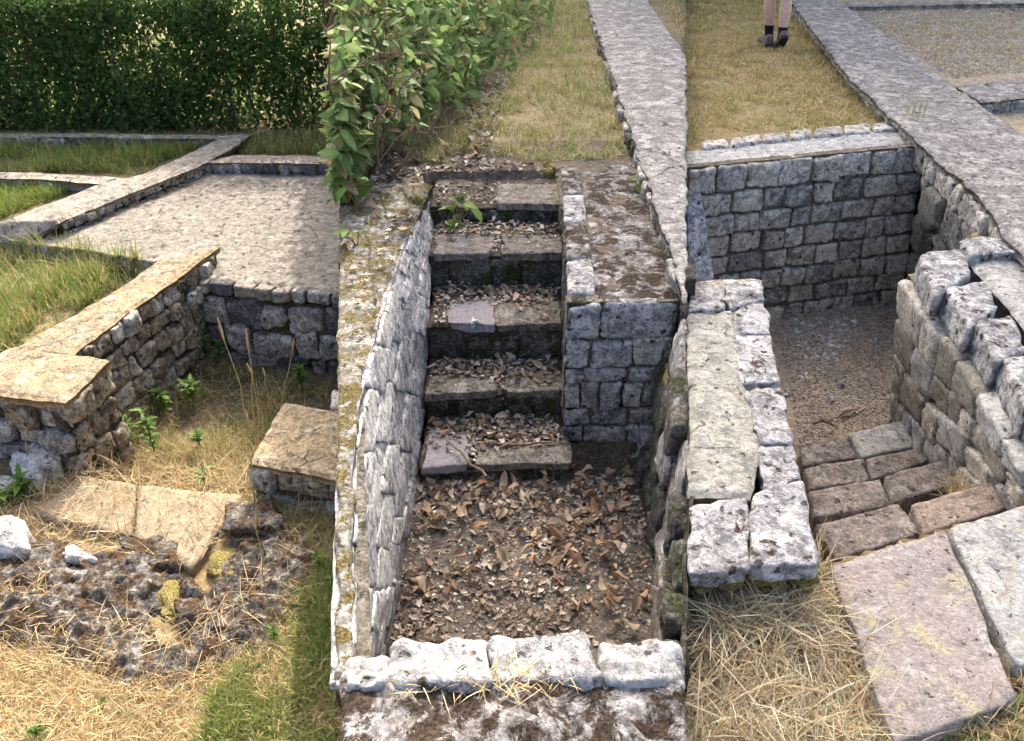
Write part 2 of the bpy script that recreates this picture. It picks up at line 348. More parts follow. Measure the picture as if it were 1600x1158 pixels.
def sheet(name, A, B, mat, parent=None, res=.02, amp=.006, freq=9.0, thick=.08, up=None, edge=.02, warp=.016, droop=.014, off=0.0, seed=0.0):
    """thick slab between two polylines, worn surface and edges, skirt to its underside"""
    p = Patch(A, B); nu = max(4, int(p.len / res)); nv = max(3, int(p.hgt / res))
    U, Vv = np.meshgrid(np.linspace(0, 1, nu + 1), np.linspace(0, 1, nv + 1), indexing='ij')
    P = p.S(U.ravel(), Vv.ravel())
    N = np.array(up if up is not None else p.N(.5, .5), float); N /= np.linalg.norm(N)
    if up is None and abs(N[2]) > .6 and N[2] < 0: N = -N
    P = P + N * off
    w = np.stack([fbm(P * 11 + s_ + seed, 3) - .5 for s_ in (3.1, 9.7, 21.3)], 1) * 2 * warp
    e = np.minimum(np.minimum(U, 1 - U) * p.len, np.minimum(Vv, 1 - Vv) * p.hgt).ravel()
    h = (fbm(P * freq + seed, 5, .55) - .5) * 2 * amp - droop * np.clip(1 - e / max(edge, 1e-6), 0, 1) ** 2
    Q = P + w - np.outer(w @ N, N) + np.outer(h, N)
    idx = np.arange((nu + 1) * (nv + 1)).reshape(nu + 1, nv + 1)
    F1 = np.stack([idx[:-1, :-1], idx[1:, :-1], idx[1:, 1:], idx[:-1, 1:]], -1).reshape(-1, 4)
    ring = np.r_[idx[:, 0], idx[-1, 1:], idx[-2::-1, -1], idx[0, -2:0:-1]]
    m = len(ring); b0 = len(Q); Q2 = Q[ring] - N * thick
    Fr = np.array([[ring[i], b0 + i, b0 + (i + 1) % m, ring[(i + 1) % m]] for i in range(m)])
    nrm = np.cross(Q[F1[0, 1]] - Q[F1[0, 0]], Q[F1[0, 2]] - Q[F1[0, 0]])
    if np.dot(nrm, N) < 0: F1 = F1[:, ::-1]
    else: Fr = Fr[:, ::-1]
    return put(name, np.vstack([Q, Q2]), np.vstack([F1, Fr]), mat, parent)

def masonry(parent, top, bot, rows, slen, mats, depth=.10, gap=.007, prot=.010, jit=.3, rnd=.3, amp=.006, n=4, wob=.12, core=None, core_thick=.06, recess=.018, tilt=.0, lens=None, drop=0.0):
    p = Patch(top, bot); tot = float(sum(rows)); v = 0.0
    if core is not None:
        sheet('core', top, bot, core, parent, .03, .010, 10, core_thick, None, .001, .004, 0, -recess)
    for j, rh in enumerate(rows):
        v0, v1 = v / tot, (v + rh) / tot; v += rh
        sl = slen if lens is None else lens[j % len(lens)]
        us = [0.0]; first = True
        while us[-1] < 1 - .45 * sl / p.len:
            l = sl * random.uniform(1 - jit, 1 + jit) * (random.uniform(.45, 1) if first else 1) / p.len; first = False
            us.append(us[-1] + l)
        us = [x / us[-1] for x in us]
        gh = gap / p.len; gv = gap / max(p.hgt, .05)
        for a, b in zip(us[:-1], us[1:]):
            if random.random() < drop: continue
            dv = (v1 - v0) * wob
            f = lambda x: random.uniform(-x, x)
            cs = np.zeros((2, 2, 2, 3)); pr = prot * random.uniform(-.4, 1.2); N = p.N((a + b) / 2, (v0 + v1) / 2)
            for ia, u in ((0, a + gh), (1, b - gh)):
                for ib, vv in ((0, v0 + gv), (1, v1 - gv)):
                    uu = min(1, max(0, u + f(gh * .8))); v_ = min(1, max(0, vv + f(dv)))
                    q = p.S(uu, v_)[0]
                    cs[ia, ib, 1] = q + N * (pr + f(prot * .4)); cs[ia, ib, 0] = q - N * depth
            hexstone(cs, random.choice(mats), parent, 'stone', rnd * random.uniform(.8, 1.25), amp, n)

def flatstone(pts, z0, z1, mat, parent, name='stone', rnd=.15, amp=.005, n=5):
    """stone from four px corners (far-left, far-right, near-right, near-left) at top height z1, down to z0"""
    P = [at(x, y, z1) for x, y in pts]
    c = np.zeros((2, 2, 2, 3))
    for (a, b), q in zip(((0, 0), (1, 0), (1, 1), (0, 1)), P):
        c[a, b, 1] = q; c[a, b, 0] = (q.x, q.y, z0)
    return hexstone(c, mat, parent, name, rnd, amp, n)

def pxs(lst, z): return [at(x, y, z) for x, y in lst]

# seams where the raised middle terrace meets the lower plots on either side
def seamL(y, z): return -.2039 * cP * (y + (HCAM - z) * math.tan(PITCH))
def seamR(y, z): return .2108 * cP * (y + (HCAM - z) * math.tan(PITCH))

# ------------------------------------------------------------------ the ground: one height field
ZL, ZLP, ZLF = -.52, -1.04, -.80        # lawn left, sunken room floor, foreground left
ZM, ZMF = 0.0, -.71                    # terrace, its cellar floor
ZR, ZRP, ZRF = -.10, -1.10, -.19       # lawn right, its cellar floor, foreground right
def XY(p, dx=0.0, dy=0.0): return (p.x + dx, p.y + dy)
PIT_M = [(-.33, 1.24)] + [XY(p, -.05) for p in pxs([(542, 1010), (542, 870), (545, 740), (562, 640), (590, 520), (612, 450), (640, 360), (660, 300)], .02)] + [(-.47, 4.62), (.24, 4.62), (.27, 3.12), (.70, 3.10), (.70, 2.4), (.6, 2.0), (.5, 1.6), (.40, 1.24)]
_t0, _t1, _a0, _a1 = at(126, 549, -.46), at(339, 394, -.46), at(100, 632, -.46), at(166, 566, -.46)
PIT_L = [(-2.4, 1.9), (-2.4, 3.12), XY(_a0, -.06, .06), XY(_a1, -.08, .05), XY(_t0, -.06), XY(_t1, -.06, -.06), (-1.80, 4.36), (-.5, 4.12), (-.4, 3.0), (-.4, 1.9)]
PIT_R = [XY(at(1275, 893, -.19), 0, .02), (.93, 1.95), (1.05, 3.2), (.6, 3.22), (.8, 4.75), (1.15, 4.90), (3.1, 5.40), (2.95, 3.9)] + [XY(at(1500, 384, -.1), .1, .12)] + [XY(p, .16, .05) for p in pxs([(1447, 432), (1508, 514), (1552, 568), (1602, 642)], -.12)] + [XY(at(1690, 768, -.19), .1, .02), XY(at(1476, 829, -.19), 0, .02)]
LOWG = [XY(p) for p in pxs([(-200, 385), (20, 378), (245, 412), (180, 460), (69, 520), (-60, 592), (-200, 592)], -.52)]
PLAT = [XY(p) for p in pxs([(306, 428), (262, 409), (60, 378), (110, 352), (265, 290), (325, 258), (640, 258), (620, 440)], -.52)]
def zground(x, y):
    x = np.asarray(x, float); y = np.asarray(y, float)
    P = np.stack([x, y, np.zeros_like(x)], 1)
    n1 = fbm(P * 2.2, 4) - .5; n2 = fbm(P * 14, 3) - .5
    zl = ZL + (ZLF - ZL) * sstep(3.2, 3.1, y) + n1 * .05 + n2 * .02
    inl = inpoly(x, y, PIT_L); zpit = ZLF + (ZLP - ZLF) * sstep(2.65, 3.0, y) * sstep(-2.02, -1.84, x) + n1 * .06 + n2 * .025
    zl = np.where(inpoly(x, y, LOWG), zl - .10, zl)
    zl = np.where(inpoly(x, y, PLAT), np.minimum(zl, -.60), zl); zl = np.where(inl, zpit, zl)
    zm = ZM + n1 * .04 * sstep(4.4, 5, y) + n2 * .012 + .010 * np.clip(y - 5, 0, 30)
    zm = np.where(inpoly(x, y, PIT_M), ZMF + n1 * .03 + n2 * .02 - .25 * (y > 2.80), zm)
    zm = np.where(y < 1.05, -.25, zm)
    zr = .045 * np.exp(-((y - 1.50) / .08) ** 2) * (x < .82) + ZR + (ZRF - ZR) * sstep(4.6, 3.8, y) * sstep(2.35, 2.1, x) + .03 * sstep(2.1, 2.3, x) + n1 * .05 + n2 * .016
    zrp = ZRP + (.83) * sstep(3.55, 1.75, y) ** .9 - .20 * sstep(3.6, 3.2, y) + n1 * .03 + n2 * .02
    zr = np.where(inpoly(x, y, PIT_R), zrp, zr)
    sl = -.2039 * cP * (y + (HCAM - .0) * math.tan(PITCH)) + .03; sr = .2108 * cP * (y + HCAM * math.tan(PITCH)) - .03
    far = sstep(12, 22, y)
    z = np.where(x < sl, zl, np.where(x > sr, zr, zm))
    z = np.where(y < .55, -.45 + n1 * .05, z)
    zfar = -.1 + (ZL + .1) * sstep(-.5, -4.5, x) + n1 * .1
    return z * (1 - far) + zfar * far
def ground_color(x, y, z):
    n = len(x); P = np.stack([x, y, np.zeros_like(x)], 1)
    a = fbm(P * 3.1, 5)[:, None]; b = fbm(P * 9 + 5, 4)[:, None]
    straw = np.array([.27, .20, .10]); green = np.array([.10, .13, .04]); soil = np.array([.13, .105, .075])
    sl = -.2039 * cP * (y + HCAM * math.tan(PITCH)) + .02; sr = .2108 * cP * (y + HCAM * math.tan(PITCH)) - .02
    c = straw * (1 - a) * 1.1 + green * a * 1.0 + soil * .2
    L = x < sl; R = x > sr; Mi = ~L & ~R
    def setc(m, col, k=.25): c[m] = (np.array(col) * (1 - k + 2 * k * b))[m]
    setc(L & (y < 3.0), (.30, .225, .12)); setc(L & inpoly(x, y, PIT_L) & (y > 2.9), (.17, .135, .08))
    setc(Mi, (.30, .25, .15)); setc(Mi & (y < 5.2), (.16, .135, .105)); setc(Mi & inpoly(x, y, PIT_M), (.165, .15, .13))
    setc(R, (.34, .27, .13)); setc(R & inpoly(x, y, PIT_R), (.40, .34, .265)); setc(R & (y < 2.2), (.20, .15, .085))
    setc(R & (x > 2.75 + (y - 5.2) * .12) & (y > 4.5), (.46, .40, .30))
    return c
def build_ground():
    xs = np.arange(-4.8, 5.6, .025); ys = np.arange(-.5, 11.5, .025)
    X, Y = np.meshgrid(xs, ys, indexing='ij'); x, y = X.ravel(), Y.ravel(); z = zground(x, y)
    i = np.arange(len(x)).reshape(X.shape)
    F1 = np.stack([i[:-1, :-1], i[1:, :-1], i[1:, 1:], i[:-1, 1:]], -1).reshape(-1, 4)
    # coarse surroundings to the horizon
    gx = np.r_[-900, -400, -150, -60, -25, -12, -7, -4.78, -3, -1.5, 0, 1.5, 3, 5.56, 8, 14, 30, 70, 160, 400, 900.]
    gy = np.r_[-900, -300, -100, -30, -10, -4, -1.5, -.48, 2, 4, 6, 8, 10, 11.46, 13, 15, 18, 24, 40, 80, 160, 400, 900.]
    X2, Y2 = np.meshgrid(gx, gy, indexing='ij'); x2, y2 = X2.ravel(), Y2.ravel(); z2 = zground(x2, np.clip(y2, -50, 100)) - .03
    j = np.arange(len(x2)).reshape(X2.shape); F2 = []
    for a in range(len(gx) - 1):
        for b in range(len(gy) - 1):
            if gx[a] >= -4.79 and gx[a + 1] <= 5.57 and gy[b] >= -.49 and gy[b + 1] <= 11.47: continue
            F2.append([j[a, b], j[a + 1, b], j[a + 1, b + 1], j[a, b + 1]])
    V = np.vstack([np.stack([x, y, z], 1), np.stack([x2, y2, z2], 1)])
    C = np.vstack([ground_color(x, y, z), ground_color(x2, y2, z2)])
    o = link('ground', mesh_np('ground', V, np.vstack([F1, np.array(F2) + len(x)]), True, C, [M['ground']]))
    tag(o, kind='structure')
build_ground()

# ================================================================== LEFT PLOT: sunlit foundations and hedge
ZT = -.42; ZPL = -.52
# --- long near wall (runs back from the photographer's left)
w = thing('stone_wall', 'sunlit wall with yellowish cap and pitted stone face beside the sunken grassy room', 'wall', (-1.95, 3.7, -.97))
sheet('cap', pxs([(242, 410), (180, 453), (120, 488), (69, 515), (20, 545)], ZT), pxs([(341, 384), (272, 437), (207, 480), (128, 541), (112, 556)], ZT), M['cap_warm'], w, .015, .007, 10, .03)
sheet('end_cap', pxs([(20, 541), (-60, 575), (-110, 600)], ZT + .004), pxs([(169, 560), (140, 590), (100, 627)], ZT + .004), M['cap_warm'], w, .014, .008, 11, .035)
t0, t1 = at(128, 548, ZT - .018), at(340, 392, ZT - .018)
masonry(w, [t0, t1], [down(t0, -1.06) + Vector((.06, 0, 0)), down(t1, -1.06) + Vector((.0, 0, 0))], [1, 1, 1.1, 1, 1.1, 1], .125, [M['tufa_warm'], M['tufa_warm'], M['limestone']], .10, .006, .022, .35, .42, .012, 5, .16, M['mortar_dark'])
a0, a1 = at(102, 631, ZT - .02), at(168, 565, ZT - .02)
masonry(w, [a0, a1], [down(a0, -.95), down(a1, -1.04)], [1, 1, .9, .9], .15, [M['tufa_warm']], .12, .006, .02, .3, .42, .014, 5, .16, M['mortar_dark'])
b0, b1 = at(-110, 602, ZT - .02), at(100, 631, ZT - .02)
masonry(w, [b0, b1], [down(b0, -.86), down(b1, -.86)], [1.1, 1, 1], .20, [M['tufa_warm'], M['limestone_dark']], .14, .008, .03, .3, .42, .016, 5, .16, M['mortar_dark'])
# --- diagonal wall farther back
w = thing('stone_wall', 'low diagonal wall with two rows of small stones running back toward the hedge', 'wall', (-2.7, 5.4, -.53))
sheet('cap', pxs([(352, 209), (300, 237), (215, 273), (155, 286), (0, 345)], ZT) + [at(-90, 376, ZPL + .02)], pxs([(392, 209), (352, 236), (298, 263), (205, 299)], ZT) + [at(92, 345, ZT), at(34, 377, ZPL + .006)], M['cap_grey'], w, .025, .008, 7, .02)
t0, t1 = at(95, 348, ZT - .02), at(300, 265, ZT - .02)
masonry(w, [t0, t1], [down(t0, ZPL - .05), down(t1, ZPL - .05)], [1, 1.1], .082, [M['tufa_warm'], M['limestone_dark'], M['cap_grey']], .07, .005, .016, .3, .4, .008, 4, .14, M['mortar_dark'])
t0, t1 = at(302, 264, ZT - .02), at(384, 215, ZT - .02)
masonry(w, [t0, t1], [down(t0, ZPL - .03), down(t1, ZPL - .03)], [1], .14, [M['limestone_dark']], .07, .005, .012, .3, .4, .008, 3, .1, M['mortar_dark'])
# --- cross walls
w = thing('stone_wall', 'low grey wall branching left from the diagonal wall across the lawn', 'wall', (-3.4, 5.75, -.52))
sheet('cap', pxs([(-90, 265), (60, 268), (205, 276)], ZT), pxs([(-90, 273), (60, 277), (160, 285)], ZT), M['cap_grey'], w, .035, .006, 7, .06)
t0, t1 = at(-90, 275, ZT - .02), at(150, 286, ZT - .02)
masonry(w, [t0, t1], [down(t0, -.56), down(t1, -.56)], [1], .13, [M['limestone_dark'], M['tufa_warm']], .07, .006, .012, .3, .4, .008, 3, .1, M['mortar_dark'])
w = thing('stone_wall', 'shaded low wall running along the foot of the tall hedge', 'wall', (-3.4, 6.75, -.52))
sheet('cap', pxs([(-100, 206), (120, 207), (352, 210)], ZT + .01), pxs([(-100, 213), (120, 213), (345, 215)], ZT + .01), M['cap_grey'], w, .04, .006, 7, .06)
t0, t1 = at(-100, 215, ZT), at(335, 216, ZT)
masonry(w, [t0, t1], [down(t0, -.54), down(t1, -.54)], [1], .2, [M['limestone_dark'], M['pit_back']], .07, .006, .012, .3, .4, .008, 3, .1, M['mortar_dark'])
w = thing('stone_wall', 'shaded low wall closing the far side of the paved floor, right of the diagonal wall', 'wall', (-1.6, 5.9, -.53))
sheet('cap', pxs([(368, 240), (450, 241), (600, 245)], ZT), pxs([(322, 251), (450, 252), (600, 256)], ZT), M['cap_grey'], w, .035, .007, 7, .06)
t0, t1 = at(316, 255, ZT - .02), at(600, 259, ZT - .02)
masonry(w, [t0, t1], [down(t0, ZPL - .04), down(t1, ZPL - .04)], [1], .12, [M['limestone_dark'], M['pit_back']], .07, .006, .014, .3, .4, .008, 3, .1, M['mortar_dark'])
# --- paved floor
w = thing('paved_floor', 'cracked grey mortar floor on a low platform between the walls', 'floor', (-1.6, 5.0, -.56))
sheet('surface', pxs([(300, 433), (240, 410), (28, 377), (100, 347), (262, 286), (318, 264)], ZPL), pxs([(600, 464), (606, 436), (612, 395), (620, 352), (620, 290), (620, 262)], ZPL), M['platform'], w, .018, .012, 5, .05)
t0, t1 = at(30, 379, ZPL - .005), at(238, 411, ZPL - .005)
masonry(w, [t0, t1], [down(t0, -.60), down(t1, -.60)], [1], .15, [M['limestone_dark']], .07, .006, .008, .3, .4, .006, 3, .1, M['mortar_dark'])
# --- back wall of the sunken room
w = thing('stone_wall', 'dark shaded wall of rough blocks at the back of the grassy sunken room', 'wall', (-1.3, 4.2, -1.0))
t0, t1 = at(304, 440, ZPL + .003), at(600, 469, ZPL + .003)
tm0, tm1 = down(t0, -.60), down(t1, -.60)
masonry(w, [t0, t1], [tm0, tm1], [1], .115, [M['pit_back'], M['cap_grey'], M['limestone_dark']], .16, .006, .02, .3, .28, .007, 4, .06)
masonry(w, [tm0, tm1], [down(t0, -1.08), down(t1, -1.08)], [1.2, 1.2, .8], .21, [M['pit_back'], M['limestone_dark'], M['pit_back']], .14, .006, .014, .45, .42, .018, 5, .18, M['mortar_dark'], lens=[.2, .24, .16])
# --- block at the right of the room
w = thing('stone_wall', 'short wall stub with flat yellow cap in front of the sunken room', 'wall', (-.85, 2.8, -.85))
sheet('cap', pxs([(442, 626), (560, 647)], -.58), pxs([(388, 722), (560, 752)], -.58), M['cap_warm'], w, .013, .009, 11, .03)
t0, t1 = at(388, 728, -.60), at(560, 757, -.60)
masonry(w, [t0, t1], [down(t0, -.86), down(t1, -.86)], [1, .8], .16, [M['limestone_dark'], M['tufa_warm'], M['limestone']], .10, .006, .025, .3, .42, .014, 5, .16, M['mortar_dark'])
t0, t1 = at(440, 630, -.60), at(390, 724, -.60)
masonry(w, [t0, t1], [down(t0, -.98), down(t1, -.86)], [1, 1], .13, [M['tufa_warm']], .08, .006, .012, .3, .42, .01, 4, .16, M['mortar_dark'])
flatstone([(516, 603), (566, 606), (566, 640), (514, 636)], -.95, -.62, M['limestone'], w, rnd=.4, amp=.012)
# --- threshold slabs
sl_ = thing('threshold_slab', 'flat sandy slab half buried in dry grass, the left of two before the sunken room', 'slab', (-1.75, 2.6, -.82))
flatstone([(128, 744), (212, 757), (204, 838), (50, 800)], -.86, -.775, M['slab_sand'], sl_, 'slab_stone', .08, .006, 6)
sl_ = thing('threshold_slab', 'larger flat sandy slab with a broken corner, the right of two before the sunken room', 'slab', (-1.4, 2.5, -.82))
flatstone([(216, 757), (378, 773), (300, 890), (208, 838)], -.86, -.765, M['slab_sand'], sl_, 'slab_stone', .08, .006, 6)

# --- ruined wall core in the foreground
def rubble():
    poly = [(-40, 850), (40, 858), (90, 868), (150, 880), (170, 850), (215, 845), (255, 870), (290, 905), (345, 880), (375, 800), (420, 792), (470, 840), (490, 880), (450, 930), (400, 985), (330, 1020), (270, 1060), (190, 1070), (120, 1030), (50, 990), (-40, 960)]
    xs = np.arange(-2.35, -.65, .011); ys = np.arange(1.65, 2.75, .011); X, Y = np.meshgrid(xs, ys, indexing='ij'); x, y = X.ravel(), Y.ravel()
    P0 = np.stack([x, y, np.full_like(x, -.74)], 1); u, v = project(P0)
    # distance-like soft mask in px
    m = np.zeros_like(x)
    for k in range(16):
        ang = k * 2.4; rr = 4 + k * 2.2
        m += inpoly(u + rr * math.cos(ang), v + rr * math.sin(ang), poly)
    m /= 16
    ridge = .45 + .55 * sstep(1060, 900, v)
    f = fbm(P0 * 9 + 3, 5, .6); g = np.abs(fbm(P0 * 17 + 8, 4, .6) - .5) * 2
    notch = sstep(45, 14, np.hypot((u - 262), (v - 945) * .7)) + sstep(26, 8, np.hypot((u - 320), (v - 880) * .6))
    h = m * (.028 + .12 * (f - .25) * ridge + .045 * g + .03 * (fbm(P0 * 45, 3) - .5)) - .11 * np.clip(notch, 0, 1)
    z = -.845 + h + .03 * (m > .3)
    i = np.arange(len(x)).reshape(X.shape); Fq = np.stack([i[:-1, :-1], i[1:, :-1], i[1:, 1:], i[:-1, 1:]], -1).reshape(-1, 4)
    t = thing('wall_footing', 'ruined black and rust lichened wall footing breaking through the dry foreground grass', 'ruin', (-1.5, 2.2, -.84))
    put('rubble_core', np.stack([x, y, z], 1), Fq, M['rubble_black'], t)
    for (px, py, s_, hh) in ((395, 800, 46, .20), (235, 860, 44, .12), (60, 868, 50, .10), (440, 850, 40, .12), (160, 880, 34, .1), (320, 960, 42, .1), (210, 930, 40, .09), (100, 930, 44, .08), (420, 900, 46, .10), (20, 910, 46, .08)):
        flatstone([(px - s_, py - s_ * .45), (px + s_ * .9, py - s_ * .5), (px + s_, py + s_ * .5), (px - s_ * .8, py + s_ * .55)], -.88, -.815 + hh * .5, M['rubble_black'], t, 'stone', .45, .03, 9)
    # moss cushion in the notch
rubble()
def cobble(px, py, w_, h_, z0, z1, mat, label, group=None):
    t = thing('loose_stone', label, 'stone', at(px, py, z0), group)
    flatstone([(px - w_ * .8, py - h_), (px + w_ * .8, py - h_ * .8), (px + w_, py + h_), (px - w_ * .9, py + h_)], z0, z1, mat, t, 'stone_body', .6, .02, 9)
cobble(118, 862, 26, 11, -.84, -.745, M['white_stone'], 'small white stone lying in the dry grass at the edge of the footing')
cobble(12, 828, 34, 28, -.84, -.70, M['white_stone'], 'big white stone at the picture edge under the leafy dock')
cobble(38, 722, 26, 22, -.86, -.72, M['white_stone'], 'white stone lying at the foot of the near wall end')
cobble(4, 752, 26, 16, -.86, -.74, M['white_stone'], 'flat white stone below the near wall end at the picture edge')
cobble(66, 700, 26, 20, -.86, -.71, M['limestone'], 'grey stone wedged under the near wall end')

# ================================================================== MIDDLE TERRACE: steps down to a cellar
steps = thing('staircase', 'mossy stone staircase of five steps strewn with dry leaves going down into the cellar', 'stairs', (-.1, 3.4, -.71))
nose = [(320, -.03, 676, 874), (395, -.124, 676, 876), (507, -.300, 672, 878), (612, -.486, 668, 880), (727, -.620, 660, 888)]
znext = [-.124, -.300, -.486, -.620, -.73]
Yb = 4.62
for k, (py, z, xl, xr) in enumerate(nose):
    A = at(xl - 6, py, z); B = at(xr + 6, py, z)
    st = link('step', None, steps); st.empty_display_size = .05
    # riser of rough stones with a mortar core, standing under the nosing
    t0, t1 = Vector((A.x, A.y + .012, z - .03)), Vector((B.x, B.y + .012, z - .03))
    zb = znext[k] - .03
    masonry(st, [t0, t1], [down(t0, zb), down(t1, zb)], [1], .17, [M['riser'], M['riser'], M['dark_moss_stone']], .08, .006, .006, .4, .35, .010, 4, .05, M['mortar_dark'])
    # tread bed and slabs
    sheet('tread_bed', [Vector((A.x, A.y + .02, z - .012)), Vector((A.x, Yb, z - .005))], [Vector((B.x, B.y + .02, z - .012)), Vector((B.x, Yb, z - .005))], M['dirt'], st, .02, .008, 12, .06, (0, 0, 1))
    cuts = {0: [(.50, 1.0, 0, 'tread')], 1: [(.0, .48, .0, 'tile_brown'), (.5, 1.0, .01, 'tread')], 2: [(.12, .47, .0, 'tread_violet'), (.48, 1.0, .0, 'tread')], 3: [(.0, .5, .015, 'tread'), (.56, 1.0, .0, 'tread')], 4: [(.0, .34, .0, 'tread_violet'), (.36, 1.0, .01, 'tread')]}[k]
    for (f0, f1, back, mt) in cuts:
        d = (Yb - A.y) * (.55 if k else .8)
        c = np.zeros((2, 2, 2, 3)); jj = lambda s: random.uniform(-s, s)
        for ia, f_ in ((0, f0 + .01), (1, f1 - .01)):
            xx = lerp(A.x, B.x, f_)
            for ib, yy in ((0, A.y + d), (1, A.y - .018 + back)):
                ok = jj(.05); q = jj(.025)
                c[ia, ib, 1] = (xx + q, yy + (ok if ib == 0 else ok * .6), z + .006); c[ia, ib, 0] = (xx + q, yy + (ok if ib == 0 else ok * .6), z - .035)
        hexstone(c, M[mt], st, 'tread_slab', .2, .013, 9)
    Yb = A.y + .03
# link() made mesh-less objects for the step groups; they are empties

# left cellar wall of white rock
wl = thing('stone_wall', 'white lichen-streaked wall of the cellar left of the steps, moss along its top', 'wall', (-.6, 3, -.71))
topL = pxs([(668, 290), (640, 360), (612, 450), (590, 520), (562, 640), (551, 740), (551, 870), (551, 1010), (551, 1075)], .02)
botL = [at(678, 335, -.124), at(674, 405, -.2), at(672, 500, -.31), at(669, 558, -.49), at(663, 650, -.63), at(652, 752, -.74), at(632, 880, -.74), at(604, 1010, -.74), at(590, 1075, -.74)]
masonry(wl, topL[::-1], botL[::-1], [1.1, .9, 1.1, 1.0, .9], .24, [M['white_rock'], M['white_rock'], M['white_stone'], M['lichen_block']], .02, .002, .007, .45, .30, .009, 7, .22, M['white_rock'], .05, .004)
edge_in = pxs([(676, 285), (644, 358), (606, 448), (584, 520), (560, 640), (552, 735), (552, 870), (552, 1010), (552, 1060)], .025)
edge_out = [Vector((seamL(p.y, .03) - .015, p.y, .03)) for p in edge_in]
sheet('mossy_top', edge_out, edge_in, M['moss_top'], wl, .014, .012, 8, .10)
# right stair wall
wr = thing('stone_wall', 'squared block wall right of the steps, top covered in brown moss', 'wall', (.4, 3.6, -.71))
topface = [at(886, 476, .0), at(1062, 474, .0)]
f0, f1 = topface
masonry(wr, [f0, f1], [down(f0, -.72) + Vector((.0, 0, 0)), down(f1, -.72) + Vector((-.02, 0, 0))], [1.25, 1.05, .55, 1.05, .7, .75], .155, [M['lichen_block'], M['lichen_block'], M['limestone']], .12, .005, .012, .3, .3, .008, 6, .07, M['mortar'], lens=[.21, .19, .17, .13, .2, .2])
s0, s1 = at(876, 262, .0), at(886, 474, .0)
masonry(wr, [s0, s1], [down(s0, -.10), down(s1, -.72)], [1, 1, 1, 1, 1], .2, [M['dark_moss_stone'], M['riser']], .10, .005, .008, .3, .35, .010, 4, .1, M['mortar_dark'])
for (pts, mt) in (([(876, 256), (905, 258), (910, 300), (879, 302)], 'lichen_moss'), ([(879, 304), (912, 302), (916, 345), (882, 347)], 'lichen_block'), ([(882, 349), (918, 347), (924, 400), (885, 402)], 'lichen_moss'), ([(885, 404), (925, 402), (930, 455), (888, 458)], 'lichen_block')):
    flatstone(pts, -.12, .015, M[mt], wr, rnd=.3, amp=.008)
sheet('mossy_top', pxs([(905, 252), (912, 320), (920, 390), (928, 468)], .004), pxs([(1012, 255), (1034, 330), (1052, 400), (1062, 466)], .004), M['lichen_moss'], wr, .014, .012, 9, .08)
# right cellar wall of dark rounded stones, under the seam with the right plot
wd = thing('stone_wall', 'dark mossy wall of rounded boulders on the right side of the leafy cellar', 'wall', (.5, 2.4, -.71))
tr = [Vector((seamR(y, .0) - .012 - (.03 if y < 1.7 else 0), y, -.012)) for y in (1.25, 1.6, 2.0, 2.4, 2.8, 3.06)]
br = [at(1042, 1040, -.74), at(1030, 960, -.74), at(1018, 880, -.74), at(1010, 810, -.74), at(1003, 745, -.74), at(1000, 708, -.74)]
br[0] = Vector((br[1].x - .03, 1.45, -.74))
masonry(wd, tr[::-1], br[::-1], [1, 1.1, .9, 1], .24, [M['dark_moss_stone'], M['dark_moss_stone'], M['limestone_dark']], .04, .006, .035, .4, .6, .025, 7, .2, M['mortar_dark'], .012, .03)
# front wall
wf = thing('stone_wall', 'moss and lichen covered wall top across the near end of the cellar', 'wall', (0, 1.1, -.3))
for pts, mt in (([(536, 1022), (606, 1018), (604, 1072), (536, 1076)], 'white_stone'), ([(612, 990), (758, 986), (768, 1070), (602, 1074)], 'lichen_block'), ([(766, 984), (918, 982), (940, 1066), (766, 1070)], 'lichen_block'), ([(932, 996), (1060, 992), (1072, 1066), (936, 1068)], 'white_stone')):
    flatstone(pts, -.18, .06, M[mt], wf, rnd=.42, amp=.018, n=10)
sheet('mossy_top', pxs([(533, 1050), (530, 1158), (528, 1230)], .045), pxs([(1074, 1050), (1076, 1158), (1078, 1230)], .045), M['lichen_moss'], wf, .010, .018, 12, .35, (0, 0, 1), .01)
# long wall going back on the right of the path
wg = thing('stone_wall', 'long flat-topped violet grey wall beside the narrow grass path above the steps', 'wall', (1.0, 6, 0))
sheet('cap', pxs([(903, -60), (918, 0), (950, 95), (985, 200), (1022, 310), (1062, 440), (1068, 470)], .10), pxs([(985, -60), (1014, 0), (1073, 88), (1073, 180), (1073, 290), (1073, 420), (1073, 470)], .10), M['cap_violet'], wg, .018, .012, 6, .035, None, .03, .026)
t0, t1 = at(915, -4, .085), at(1058, 436, .085)
masonry(wg, [t0, t1], [down(t0, -.0), down(t1, -.02)], [1], .19, [M['dark_moss_stone'], M['limestone'], M['limestone_dark']], .08, .01, .02, .4, .4, .012, 4, .1, M['mortar_dark'])
# retaining face of the terrace toward the sunlit plot
wt = thing('retaining_wall', 'rough retaining wall holding the terrace above the sunlit plot', 'wall', (-.8, 4, -.8))
yy = [9.5, 7.5, 6, 5, 4.2, 3.4, 2.6, 1.9, 1.3, 1.0]
masonry(wt, [Vector((seamL(y, 0) + .0, y, .0)) for y in yy], [Vector((seamL(y, 0) + .02, y, -.55 if y > 3 else -.9)) for y in yy], [1, 1, 1], .34, [M['limestone'], M['limestone_dark'], M['tufa_warm']], .03, .01, .0, .3, .35, .012, 3, .1, M['mortar'], .05, .02)

